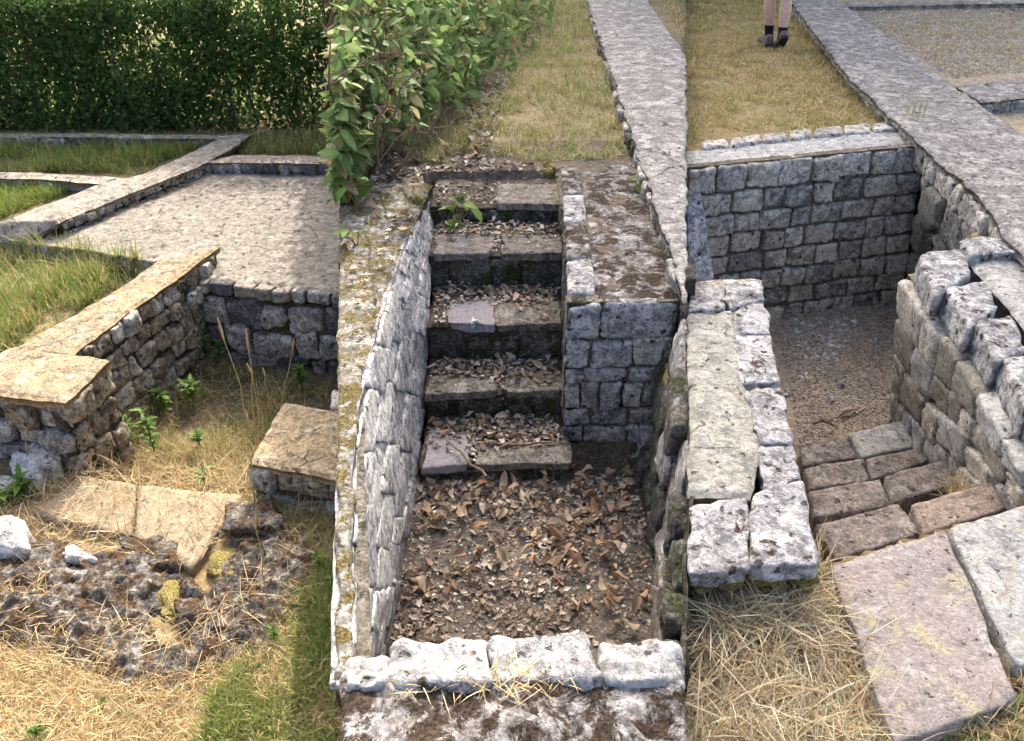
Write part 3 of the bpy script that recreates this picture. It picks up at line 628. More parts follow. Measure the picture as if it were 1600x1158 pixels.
# ================================================================== RIGHT PLOT: cellar with brick-sized limestone
ZC = -.03
wb = thing('stone_wall', 'coursed limestone block wall at the back of the right cellar', 'wall', (1.9, 5.0, -1.1))
sheet('cap', pxs([(1068, 236), (1250, 214), (1432, 199)], ZC), pxs([(1068, 262), (1250, 249), (1446, 228)], ZC), M['cap_pale'], wb, .02, .007, 8, .02)
fe = [(1095, 222), (1140, 219), (1190, 212), (1232, 208), (1270, 204), (1318, 199), (1362, 196), (1420, 190)]
for (xa, ya), (xb, yb) in zip(fe[:-1], fe[1:]):
    flatstone([(xa + 2, ya - 4), (xb - 2, yb - 4), (xb - 1, yb + 8), (xa + 3, ya + 8)], -.15, ZC + .022, M['limestone'], wb, rnd=.4, amp=.008, n=4)
f0, f1 = at(1076, 264, ZC + .022), at(1447, 228, ZC + .022)
g1 = atY(1412, 470, f1.y); g0 = down(f0, -1.14); g1.z = -1.14
masonry(wb, [f0, f1], [g0, g1], [1.2, 1, 1, 1, 1, 1, .95, 1], .19, [M['limestone'], M['limestone_dark'], M['limestone'], M['limestone_dark'], M['limestone'], M['limestone'], M['limestone_cream'], M['limestone_cream']], .12, .009, .020, .25, .22, .009, 6, .06, M['mortar'], .06, .018)
# long wall at right
wz = thing('stone_wall', 'long flat-topped grey wall beside the lawn, running past the walking person', 'wall', (2.7, 6.5, -.1))
ZW = .05
Lz = [(1200, -40), (1235, 0), (1282, 62), (1330, 122), (1390, 178), (1447, 232), (1530, 305), (1572, 366), (1640, 440)]
Rz = [(1262, -40), (1312, 0), (1402, 66), (1490, 132), (1545, 170), (1600, 208), (1700, 285), (1760, 345), (1840, 420)]
sheet('cap', pxs(Lz, ZW), pxs(Rz, ZW), M['cap_violet'], wz, .02, .012, 6, .035, None, .03, .03)
t0, t1 = at(1237, 4, ZW - .02), at(1444, 233, ZW - .02)
masonry(wz, [t0, t1], [down(t0, -.12), down(t1, -.14)], [1], .16, [M['limestone'], M['limestone_dark'], M['limestone']], .08, .008, .018, .35, .4, .01, 4, .1, M['mortar'])
t0, t1 = at(1449, 237, ZW - .03), at(1574, 370, ZW - .03)
b0_, b1_ = Vector((g1.x, f1.y - .02, -1.14)), Vector((t1.x + .2, t1.y, -1.14))
tq0, tq1 = down(t0, -.12), down(t1, -.12)
masonry(wz, [t0, t1], [tq0, tq1], [1], .14, [M['limestone'], M['limestone_cream'], M['limestone_dark']], .10, .007, .02, .3, .4, .012, 5, .1, M['mortar'])
masonry(wz, [tq0, tq1], [b0_, b1_], [1, 1, 1, 1], .24, [M['limestone'], M['dark_moss_stone'], M['limestone_dark'], M['mortar_pale']], .10, .006, .03, .4, .55, .03, 6, .2, M['mortar'], .06, .02)
# side wall left of the cellar
ws = thing('stone_wall', 'broad wall with yellowish mortar top and speckled edge stones left of the right cellar', 'wall', (.85, 2.3, -.2))
Z0 = .0
sheet('mortar_top', [Vector((seamR(y, 0) + .004, y, .0)) for y in (3.0, 2.6, 2.2, 1.85)], pxs([(1148, 482), (1160, 590), (1192, 685), (1172, 775)], .0), M['cap_yellow'], ws, .014, .012, 8, .1)
for pts, mt in (([(1077, 447), (1132, 445), (1134, 482), (1077, 486)], 'lichen_block'), ([(1133, 450), (1184, 434), (1194, 468), (1142, 482)], 'lichen_block'),
                ([(1147, 476), (1195, 471), (1204, 520), (1148, 523)], 'lichen_block'), ([(1146, 526), (1205, 522), (1221, 598), (1154, 601)], 'lichen_block'),
                ([(1160, 606), (1222, 600), (1241, 692), (1188, 690)], 'lichen_block'), ([(1186, 694), (1242, 694), (1254, 745), (1192, 768)], 'lichen_block'),
                ([(1174, 772), (1256, 748), (1281, 882), (1172, 884)], 'lichen_block'), ([(1077, 792), (1170, 776), (1170, 885), (1077, 896)], 'lichen_block')):
    flatstone(pts, -.055, Z0 + random.uniform(-.004, .012), M[mt], ws, rnd=.2, amp=.012, n=8)
t0, t1 = at(1078, 893, -.05) + Vector((0, .035, 0)), at(1278, 880, -.05) + Vector((0, .035, 0))
masonry(ws, [t0, t1], [down(t0, -.28), down(t1, -.28)], [1, 1], .19, [M['mortar_dark'], M['dark_moss_stone'], M['mortar']], .1, .005, -.002, .3, .4, .014, 5, .12, M['mortar'])
a_ = [(1281, 884), (1256, 750), (1222, 600), (1204, 520), (1192, 450)]
tt = [at(x - 4, y, -.05) for x, y in a_]
masonry(ws, tt, [down(p, z) for p, z in zip(tt, (-.3, -.75, -1.14, -1.14, -1.14))], [1, 1, 1, 1], .22, [M['limestone'], M['limestone_dark']], .1, .006, .0, .3, .4, .01, 3, .1, M['mortar'])
flatstone([(1080, 440), (1192, 432), (1196, 452), (1080, 458)], -1.14, -.16, M['limestone'], ws, 'stone', .15, .01, 5)
pier = thing('stone_pier', 'weathered upright slab against the left end of the coursed block wall', 'pier', (1.0, 4.2, -1.1))
c = np.zeros((2, 2, 2, 3))
pf = [at(1072, 272, -.07), at(1090, 270, -.07)]
for ia, p in ((0, pf[0]), (1, pf[1])):
    q = at((1076, 1120)[ia], 452, -.62)
    c[ia, 0, 1] = p; c[ia, 1, 1] = q; c[ia, 0, 0] = p + Vector((0, .3, 0)); c[ia, 1, 0] = q + Vector((0, .3, 0))
hexstone(c, M['white_rock'], pier, 'slab_stone', .25, .012, 7)
# right block beside the steps down
wq = thing('stone_wall', 'pale rubble wall with big rounded edge stones right of the slab steps', 'wall', (2.1, 3.0, -1.1))
sheet('cap', pxs([(1500, 374), (1520, 420), (1575, 478), (1640, 560), (1700, 640)], -.02), pxs([(1700, 362), (1730, 420), (1780, 490), (1850, 580), (1900, 660)], -.02), M['cap_pale'], wq, .02, .010, 8, .1)
for pts, mt in (([(1436, 396), (1500, 386), (1520, 424), (1462, 462)], 'lichen_block'), ([(1478, 448), (1540, 436), (1560, 482), (1514, 512)], 'lichen_block'),
                ([(1526, 502), (1580, 492), (1604, 545), (1556, 566)], 'lichen_block'), ([(1566, 556), (1628, 548), (1656, 616), (1604, 640)], 'lichen_block'), ([(1608, 628), (1660, 618), (1700, 700), (1640, 720)], 'lichen_block'), ([(1502, 372), (1640, 366), (1640, 392), (1516, 398)], 'lichen_block')):
    flatstone(pts, -.10, .02, M[mt], wq, rnd=.24, amp=.014, n=8)
tt = pxs([(1443, 425), (1470, 462), (1508, 508), (1552, 562), (1602, 636), (1660, 734)], -.085)
bb = [at(1420, 655, -1.12), at(1438, 668, -1.08), at(1466, 700, -.95), at(1516, 745, -.78), at(1580, 795, -.52), at(1660, 850, -.4)]
masonry(wq, tt[::-1], bb[::-1], [1, 1, 1.1, 1], .24, [M['cap_pale'], M['limestone_cream'], M['limestone'], M['cap_pale'], M['mortar_pale']], .12, .004, .020, .4, .36, .014, 6, .14, M['mortar_pale'], .06, .010)
t0 = at(1436, 410, -.12)
masonry(wq, [at(1500, 384, -.1), at(1440, 402, -.1)], [atY(1470, 590, at(1500, 384, -.1).y), atY(1428, 640, at(1440, 402, -.1).y)], [1, 1, 1, 1], .2, [M['limestone']], .1, .005, .01, .3, .5, .02, 4, .15, M['mortar_pale'])
# cross wall top right
wc = thing('stone_wall', 'low grey wall stub branching off the long wall at the right picture edge', 'wall', (3.7, 6.3, -.1))
sheet('cap', pxs([(1496, 133), (1600, 121), (1760, 112)], .03), pxs([(1532, 158), (1600, 151), (1760, 140)], .03), M['cap_violet'], wc, .03, .008, 6, .06)
t0, t1 = at(1534, 162, .01), at(1760, 144, .01)
masonry(wc, [t0, t1], [down(t0, -.16), down(t1, -.16)], [1], .2, [M['limestone_dark'], M['limestone']], .08, .008, .01, .3, .4, .01, 3, .1, M['mortar_dark'])
wc = thing('stone_wall', 'low wall crossing behind the gravel patch at the top right', 'wall', (4.2, 9.8, -.1))
sheet('cap', pxs([(1318, 3), (1420, 1), (1640, -4)], .0), pxs([(1322, 9), (1420, 7), (1640, 2)], .0), M['cap_violet'], wc, .05, .008, 6, .06)
t0, t1 = at(1322, 10, -.01), at(1640, 3, -.01)
masonry(wc, [t0, t1], [down(t0, -.14), down(t1, -.14)], [1], .3, [M['limestone_dark'], M['limestone']], .08, .008, .01, .3, .4, .01, 3, .1, M['mortar_dark'])

# --- slab steps down into the right cellar
st = thing('staircase', 'steps of broken brown and grey slabs leading down into the right cellar', 'stairs', (1.35, 2.7, -1.1))
TL = [([(1249, 700), (1322, 682), (1340, 714), (1255, 728)], -.95, 'tile_brown'), ([(1326, 677), (1416, 655), (1437, 697), (1347, 715)], -.94, 'slab_grey'),
      ([(1255, 731), (1349, 716), (1361, 750), (1265, 764)], -.82, 'tile_brown'), ([(1353, 716), (1437, 699), (1450, 720), (1364, 750)], -.81, 'tile_brown'),
      ([(1264, 768), (1376, 748), (1392, 790), (1274, 808)], -.62, 'tile_brown'), ([(1382, 744), (1468, 720), (1520, 748), (1396, 786)], -.60, 'tile_brown'),
      ([(1274, 820), (1405, 786), (1443, 832), (1306, 874)], -.40, 'tile_brown'), ([(1424, 789), (1551, 752), (1582, 792), (1446, 834)], -.36, 'tile_red')]
for pts, z, mt in TL: flatstone(pts, z - .16, z, M[mt], st, 'tread_slab', .10, .006, 6)
PS = [('large pinkish paving slab with yellow lichen lying in the straw at the head of the steps', [(1297, 884), (1476, 827), (1592, 1090), (1398, 1162)], 'slab_pink'),
      ('pale grey paving slab at the right picture edge beside the pinkish slab', [(1482, 824), (1690, 765), (1810, 985), (1590, 1040)], 'slab_grey')]
for lb, pts, mt in PS:
    t = thing('paving_slab', lb, 'slab', at(pts[0][0], pts[0][1], -.2)); flatstone(pts, -.24, -.135, M[mt], t, 'slab_stone', .10, .008, 16)

# ================================================================== vegetation builders
def blades(name, P, length, width, flat, cols, label, cat='grass', lsd=.35, kind='stuff', parent=None, curl=.6, bias=None):
    n = len(P); P = np.asarray(P, float)
    th = rng.uniform(0, 2 * np.pi, n) if bias is None else rng.normal(bias[0], bias[1], n)
    L = length * np.clip(rng.normal(1, lsd, n), .25, 2.6); Wd = width * rng.uniform(.6, 1.4, n)
    el = np.clip(rng.normal(1 - flat, .22, n), .02, 1) * np.pi / 2
    d = np.stack([np.cos(th), np.sin(th), np.zeros(n)], 1); side = np.stack([-np.sin(th), np.cos(th), np.zeros(n)], 1)
    V = []; e = el.copy(); p = P.copy(); k = 3
    roll = rng.uniform(-.8, .8, n)
    sd2 = side * np.cos(roll)[:, None] + np.array([0, 0, 1.]) * np.sin(roll)[:, None]
    for s in range(k + 1):
        w = Wd * (1, .9, .65, 0.0)[s]
        V += [p - sd2 * (w / 2)[:, None], p + sd2 * (w / 2)[:, None]]
        p = p + (d * np.cos(e)[:, None] + np.array([0, 0, 1.]) * np.sin(e)[:, None]) * (L / k)[:, None]
        e = e - rng.uniform(0, curl, n) * (np.pi / 6)
        e = np.where((p[:, 2] < P[:, 2] + .004), np.abs(e) * .3 + .05, e)
    V = np.stack(V, 1); idx = (np.arange(n) * 8)[:, None]
    Fq = np.concatenate([np.stack([idx[:, 0] + 2 * s, idx[:, 0] + 2 * s + 1, idx[:, 0] + 2 * s + 3, idx[:, 0] + 2 * s + 2], 1) for s in range(k)], 0)
    cols = np.array(cols); ci = rng.integers(0, len(cols), n)
    c = cols[ci] * rng.uniform(.7, 1.3, (n, 1)) * rng.uniform(.92, 1.08, (n, 3)); C = np.repeat(c, 8, 0)
    o = link(name, mesh_np(name, V.reshape(-1, 3), Fq, True, C, [M['blade']]), parent)
    if parent is None: tag(o, label, cat, None, kind)
    else: tag(o, kind=kind)
    return o
def scatter(poly_px, n, zfun=None, zref=0.0, clump=0.0, keep=None):
    """n points on the ground whose place is inside an outline measured in the photograph"""
    W_ = [at(x, y, zref) for x, y in poly_px]; xs = [p.x for p in W_]; ys = [p.y for p in W_]; poly = [(p.x, p.y) for p in W_]
    out = []; tot = 0
    while tot < n:
        x = rng.uniform(min(xs), max(xs), n * 2); y = rng.uniform(min(ys), max(ys), n * 2); m = inpoly(x, y, poly)
        if clump > 0: m &= rng.uniform(0, 1, len(x)) < np.clip((fbm(np.stack([x, y, x * 0], 1) * 6, 3) - .5) * clump * 6 + .5, .03, 1)
        x, y = x[m], y[m]; out.append(np.stack([x, y], 1)); tot += len(x)
    Q = np.vstack(out)[:n]; z = zground(Q[:, 0], Q[:, 1]) if zfun is None else zfun(Q[:, 0], Q[:, 1])
    return np.stack([Q[:, 0], Q[:, 1], z], 1)
def on_ground(x, y): return np.stack([x, y, zground(x, y)], 1)
STRAW = [(.50, .38, .19), (.58, .46, .26), (.40, .29, .14), (.62, .52, .33), (.34, .24, .12)]
MIX = [(.46, .36, .18), (.16, .21, .05), (.36, .30, .12), (.22, .25, .07), (.52, .43, .22)]
GREEN = [(.11, .19, .035), (.16, .24, .05), (.20, .27, .06), (.30, .29, .10)]
# ---- left plot grass
blades('dry_grass', scatter([(-40, 880), (60, 960), (180, 1040), (300, 1040), (420, 950), (530, 820), (538, 1190), (-60, 1190)], 22000, zref=-.8), .07, .0024, .74, STRAW + MIX[:1], 'flattened dry straw grass covering the sunlit foreground')
blades('dry_grass', scatter([(0, 870), (100, 900), (200, 960), (300, 960), (420, 880), (460, 900), (330, 1020), (150, 1040), (0, 980)], 450, zref=-.76, zfun=lambda x, y: 0 * x - .76), .10, .0022, .85, STRAW, 'loose straw lying across the rusty footing')
blades('green_grass', scatter([(310, 1190), (340, 1080), (400, 1010), (450, 950), (538, 860), (538, 1190)], 16000, zref=-.8, clump=.3), .06, .0034, .5, GREEN + GREEN[1:3] + MIX[1:4], 'green grass patch in the lower corner of the sunlit plot')
blades('dry_grass', scatter([(40, 760), (180, 730), (390, 735), (385, 770), (360, 850), (300, 890), (150, 860), (0, 850), (0, 790)], 1500, zref=-.79, zfun=lambda x, y: 0 * x - .775), .10, .0022, .62, STRAW, 'thin dry grass straggling over the two threshold slabs')
blades('dry_grass', scatter([(110, 735), (200, 640), (240, 560), (300, 545), (530, 590), (440, 640), (385, 740)], 5500, zref=-.95, clump=.5), .10, .0026, .5, MIX + STRAW[:2] + GREEN[:1], 'patchy dry and green grass on the floor of the sunken room')
blades('dry_grass', scatter([(160, 745), (230, 650), (390, 680), (385, 745)], 3000, zref=-.9), .11, .0022, .55, STRAW, 'tangle of pale dry stalks at the entrance of the sunken room')
blades('dry_grass', scatter([(385, 790), (470, 780), (538, 800), (538, 900), (450, 880)], 2200, zref=-.82), .12, .0022, .66, STRAW[2:] + MIX[:2], 'dry stalks in the shade of the capped wall stub')
blades('lawn_grass', scatter([(-60, 405), (30, 396), (232, 418), (60, 515), (-60, 590)], 9000, zref=-.60, clump=.4), .10, .0042, .32, MIX + GREEN[1:] + GREEN[1:3], 'long green and yellow grass left of the capped wall')
blades('lawn_grass', scatter([(-60, 290), (150, 290), (60, 318), (-60, 365)], 5000, zref=-.52), .07, .005, .35, GREEN + [(.30, .33, .06), (.26, .30, .06)], 'bright weedy grass behind the near end of the diagonal wall')
blades('lawn_grass', scatter([(-80, 264), (-80, 222), (340, 224), (215, 270)], 9000, zref=-.5, clump=.3), .10, .006, .35, GREEN + MIX[1:4], 'meadow grass between the hedge wall and the branching wall')
blades('lawn_grass', scatter([(360, 238), (390, 210), (600, 204), (600, 240)], 6000, zref=-.5), .06, .006, .4, MIX + GREEN[:2], 'shaded grass strip before the hedge right of the diagonal wall')
blades('field_grass', on_ground(rng.uniform(-6.5, -1.2, 5000), rng.uniform(7.8, 11.5, 5000)), .10, .012, .35, MIX + GREEN, 'sunlit grass field beyond the hedge')
blades('lawn_grass', on_ground(rng.uniform(-4.7, -2.5, 5000), rng.uniform(.9, 4.6, 5000)), .08, .006, .5, MIX + STRAW, 'dry grass outside the left picture edge')
# ---- terrace path
blades('path_grass', scatter([(700, 235), (760, 150), (850, 60), (870, -20), (935, -20), (960, 90), (985, 190), (1010, 250), (880, 252), (760, 255)], 19000, zref=0, clump=.35), .055, .0045, .5, [(.55, .45, .24), (.24, .31, .09), (.48, .41, .19), (.33, .36, .12), (.60, .50, .28)] + GREEN[2:], 'thin yellow and green grass on the path above the steps')
blades('path_grass', scatter([(1020, -30), (1075, -30), (1075, 80)], 1500, zref=0.05), .06, .006, .5, STRAW + MIX, 'dry grass beyond the long wall of the path')
blades('path_grass', scatter([(1008, 250), (1030, 250), (1066, 440), (1050, 420)], 600, zref=0.0), .05, .003, .6, STRAW + MIX[:2], 'dry grass strip between the mossy block wall and the long wall')
blades('straw_bits', scatter([(615, 1058), (700, 1050), (770, 1056), (900, 1050), (890, 1075), (640, 1085)], 160, zfun=lambda x, y: 0 * x + .05, zref=.05), .06, .002, .8, STRAW[:2], 'dry straw caught between the lichened stones of the front wall')
blades('path_grass', scatter([(600, 255), (660, 215), (740, 160), (790, 120), (850, 60), (760, 150), (720, 235), (700, 258)], 2200, zref=0, clump=.5), .07, .004, .45, [(.30, .27, .13), (.16, .20, .06), (.38, .30, .16)], 'shaded grass along the foot of the shrub')
# ---- right plot
blades('lawn_grass', scatter([(1076, 222), (1076, -30), (1235, -30), (1330, 120), (1440, 215), (1425, 190), (1250, 208)], 26000, zref=-.1, clump=.45), .05, .0055, .55, [(.60, .46, .21), (.54, .40, .17), (.25, .30, .09), (.50, .38, .16), (.36, .35, .12), (.66, .54, .29)], 'short yellowed lawn behind the coursed block wall')
blades('grass_tuft', scatter([(1196, 70), (1236, 70), (1240, 92), (1196, 90)], 50, zref=-.1), .03, .005, .5, MIX + GREEN[2:], 'longer grass round the shoes of the walking person')
blades('gravel_grass', scatter([(1322, 15), (1600, 0), (1800, 0), (1700, 112), (1600, 118), (1490, 128)], 12000, zref=-.1, clump=.4), .045, .006, .65, [(.62, .54, .38), (.56, .47, .31)] + STRAW + STRAW[:2], 'sparse dry grass on the gravel patch beyond the long wall')
blades('dry_straw', scatter([(1100, 905), (1285, 892), (1312, 960), (1400, 1170), (1400, 1230), (1074, 1230)], 6500, zref=-.19), .13, .0030, .86, [(.50, .42, .25), (.58, .50, .32), (.42, .33, .19), (.62, .56, .40), (.30, .22, .12)], 'tangled dry straw on the ground left of the pinkish slab', lsd=.45)
blades('dry_straw', scatter([(1400, 1158), (1590, 1095), (1560, 1030), (1800, 1000), (1800, 1200), (1400, 1200)], 2500, zref=-.19), .09, .0028, .75, STRAW + GREEN[:1], 'dry grass and clover below the paving slabs')
blades('dry_straw', scatter([(1480, 745), (1560, 755), (1600, 790), (1480, 820)], 500, zfun=lambda x, y: 0 * x - .5, zref=-.5), .08, .0025, .7, STRAW, 'dry straw at the foot of the pale rubble wall')
blades('grass_tuft', scatter([(1405, 190), (1435, 185), (1440, 205), (1415, 210)], 220, zfun=lambda x, y: 0 * x - .04, zref=-.03), .12, .005, .2, GREEN + MIX, 'green grass tuft growing where the block wall meets the long wall')

# ---- generic leaves
def leaf_mesh(name, mat, asp=.55, fold=.25, bend=.35, curl=0.0, ns=6, ser=.0):
    V = []; t = np.linspace(0, 1, ns + 1)
    for i, s in enumerate(t):
        w = asp * .5 * math.sin(math.pi * min(1, s ** .75 * .98 + .01)) ** .8
        z = -bend * s * s * .5; 
        for sg in (-1, 0, 1):
            ww = w * (1 + ser * ((i % 2) * 2 - 1))
            V.append((sg * ww, s, z + abs(sg) * fold * ww + (curl * abs(sg) * ww * math.sin(s * 5)) + (.03 * ((i % 2) * 2 - 1) * abs(sg) * asp)))
    Fq = []
    for i in range(ns):
        a = i * 3
        Fq += [(a, a + 1, a + 4, a + 3), (a + 1, a + 2, a + 5, a + 4)]
    return mesh_np(name, V, Fq, True, None, [mat])
def rot_mat(yaw, pitch, roll):
    return Matrix.Rotation(yaw, 4, 'Z') @ Matrix.Rotation(pitch, 4, 'X') @ Matrix.Rotation(roll, 4, 'Y')
def tube(pts, radii, sides=6):
    pts = [Vector(p) for p in pts]; V = []; Fq = []; n = len(pts)
    for i, p in enumerate(pts):
        d = (pts[min(i + 1, n - 1)] - pts[max(i - 1, 0)]).normalized(); a = d.cross(Vector((.31, .9, .2))).normalized(); b = d.cross(a)
        for k in range(sides):
            an = 2 * math.pi * k / sides; V.append(tuple(p + (a * math.cos(an) + b * math.sin(an)) * radii[i]))
    for i in range(n - 1):
        for k in range(sides):
            Fq.append((i * sides + k, i * sides + (k + 1) % sides, (i + 1) * sides + (k + 1) % sides, (i + 1) * sides + k))
    return np.array(V), np.array(Fq)
def join(parts):
    V = []; Fq = []; o = 0
    for v, f in parts: V.append(v); Fq.append(f + o); o += len(v)
    return np.vstack(V), np.vstack(Fq)
def wiggle(p0, p1, n=5, amp=.03):
    p0, p1 = Vector(p0), Vector(p1); return [p0.lerp(p1, i / n) + Vector((random.uniform(-amp, amp), random.uniform(-amp, amp), random.uniform(-amp, amp))) * (0 if i == 0 else 1) for i in range(n + 1)]
def card_leaves(C, size, cols, up=.3, asp=.55, face=None):
    """folded leaf of two quads per point"""
    n = len(C); d = rng.normal(size=(n, 3)); d[:, 2] -= up
    if face is not None: d += np.array(face) * .0
    d /= np.linalg.norm(d, axis=1, keepdims=True); r = rng.normal(size=(n, 3)); s = np.cross(d, r); s /= np.linalg.norm(s, axis=1, keepdims=True); nn = np.cross(s, d)
    L = (size * rng.uniform(.65, 1.35, n))[:, None]; w = L * asp * .5
    a = C; b = C + d * L * .5; e = C + d * L
    V = np.stack([a, b - s * w + nn * w * .3, e - nn * L * .08, b + s * w + nn * w * .3], 1).reshape(-1, 3)
    i = np.arange(n) * 4; F_ = np.concatenate([np.stack([i, i + 1, i + 2], 1), np.stack([i, i + 2, i + 3], 1)], 0)
    cols = np.array(cols); c = cols[rng.integers(0, len(cols), n)] * rng.uniform(.7, 1.3, (n, 1)); return V, F_, np.repeat(c, 4, 0)

def full_leaves(C, size, cols, up=.45, asp=.6):
    n = len(C); d = rng.normal(size=(n, 3)); d[:, 2] -= up; d /= np.linalg.norm(d, axis=1, keepdims=True)
    r = rng.normal(size=(n, 3)) * .6 + np.array([0, 0, 1.]); s = np.cross(d, r); s /= np.linalg.norm(s, axis=1, keepdims=True); nn = np.cross(s, d)
    nn *= np.sign(nn[:, 2:3]) + 1e-9
    L = (size * rng.uniform(.55, 1.35, n))[:, None]; w = L * asp * .5; V = []
    prof = [(0, .04), (.14, .62), (.36, 1.0), (.62, .84), (.84, .42), (1.0, .02)]
    for t, k in prof:
        b = C + d * L * t - nn * L * .16 * t * t
        V += [b - s * w * k + nn * w * k * .28, b, b + s * w * k + nn * w * k * .28]
    V = np.stack(V, 1).reshape(-1, 3); i = (np.arange(n) * 18)[:, None]; F_ = []
    for q in range(5):
        for a in (0, 1): F_.append(np.concatenate([i + q * 3 + a, i + q * 3 + a + 1, i + q * 3 + a + 4, i + q * 3 + a + 3], 1))
    cols = np.array(cols); c = cols[rng.integers(0, len(cols), n)] * rng.uniform(.7, 1.3, (n, 1)); C8 = np.repeat(c, 18, 0).reshape(n, 18, 3)
    C8[:, 1::3] *= 1.25; dry_ = rng.uniform(0, 1, n) < .12; C8[dry_, 12:] = np.array([.30, .22, .13]); C8[dry_, 9:12] *= np.array([1.5, .95, .9])
    return V, np.concatenate(F_, 0), C8.reshape(-1, 3)
# ---- the hedge
def hedge():
    x0, x1, y0, y1, zb, zt = -5.4, -1.42, 7.05, 7.75, -.52, .64
    h = thing('hedge', 'tall dark green leafy hedge behind the foundations, light glinting through gaps', 'hedge', (-3.3, 7.4, zb))
    n = 70000; x = rng.uniform(x0, x1, n); y = y0 + (y1 - y0) * rng.beta(1.1, 1.3, n); z = rng.uniform(zb, zt + .15, n)
    P = np.stack([x, y, z], 1)
    bulge = fbm(P * np.array([2.5, .01, 2.5]) + 4, 4) * .22
    top = zt - .03 + .14 * (fbm(np.stack([x * 3, x * 0, x * 0], 1), 3) - .5) - .04 * sstep(-3.2, -4.6, x)
    dens = fbm(P * np.array([4.2, .6, 4.2]) + 9, 4)
    keep = (y > y0 + bulge * .8) & (z < top) & (dens + .55 * (rng.uniform(0, 1, n) - .3) > .44 + .11 * sstep(-3.8, -2.6, x))
    P = P[keep]
    V, F_, C = card_leaves(P, .052, [(.05, .105, .03), (.07, .13, .035), (.04, .085, .025), (.105, .17, .045), (.055, .11, .03)], .35, .6)
    o = link('foliage', mesh_np('foliage', V - np.array(h.location), F_, True, C, [M['hedge_leaf']]), h); tag(o, kind='stuff')
    for k in range(17):
        xx = x0 + .12 + k * (x1 - x0 - .2) / 16 + random.uniform(-.06, .06); yy_ = random.uniform(7.2, 7.5); parts = []
        main = wiggle((xx, yy_, zb), (xx + random.uniform(-.12, .12), yy_ + random.uniform(-.1, .1), zt - .05), 6, .02)
        parts.append(tube(main, [.014, .013, .012, .010, .008, .006, .004]))
        for b in range(9):
            q = main[random.randint(1, 5)]; parts.append(tube(wiggle(q, q + Vector((random.uniform(-.25, .25), random.uniform(-.32, .1), random.uniform(.08, .4))), 3, .02), [.007, .005, .004, .002], 4))
        v, f = join(parts); put('stem', v, f, M['bark'], h)
hedge()
# ---- unseen trees, added behind the terrace to shade the two plots on the right
def shade_tree(x, y, hgt, rad, base):
    t = thing('shade_tree', 'unseen tall leafy tree added behind the terrace to shade the cellars', 'tree', (x, y, -.1), 'added trees behind the terrace')
    main = wiggle((x, y, -.2), (x, y, hgt * .92), 8, .07); parts = [tube(main, [.2, .18, .16, .14, .12, .1, .07, .05, .02], 8)]
    for b in range(26):
        q = main[random.randint(1, 7)]; a = random.uniform(0, 6.28); l = rad * random.uniform(.5, .9)
        parts.append(tube(wiggle(q, q + Vector((math.cos(a) * l, math.sin(a) * l, l * .7)), 3, .05), [.05, .035, .02, .008], 5))
    v, f = join(parts); put('trunk', v, f, M['bark'], t)
    n = 5200; u = rng.normal(size=(n, 3)); u /= np.linalg.norm(u, axis=1, keepdims=True); r = rng.uniform(.1, 1, n) ** .45
    P = u * r[:, None] * np.array([rad, rad, (hgt - base) / 2]) + np.array([x, y, (hgt + base) / 2])
    cyl = np.stack([P[:, 0], P[:, 1], P[:, 2]], 1); P = P[fbm(cyl * 1.3, 3) > .36]
    V, F_, C = card_leaves(P, .34, [(.05, .10, .025), (.07, .12, .03), (.06, .11, .03)], .2, .6)
    o = link('crown', mesh_np('crown', V - np.array(t.location), F_, True, C, [M['hedge_leaf']]), t); tag(o, kind='stuff')
for k, (x, y) in enumerate(((1.55, 14.2), (3.3, 14.6), (5.0, 14.0), (6.8, 14.8), (2.4, 16.2), (5.9, 16.4))): shade_tree(x, y, 11.0, 1.6, .4)

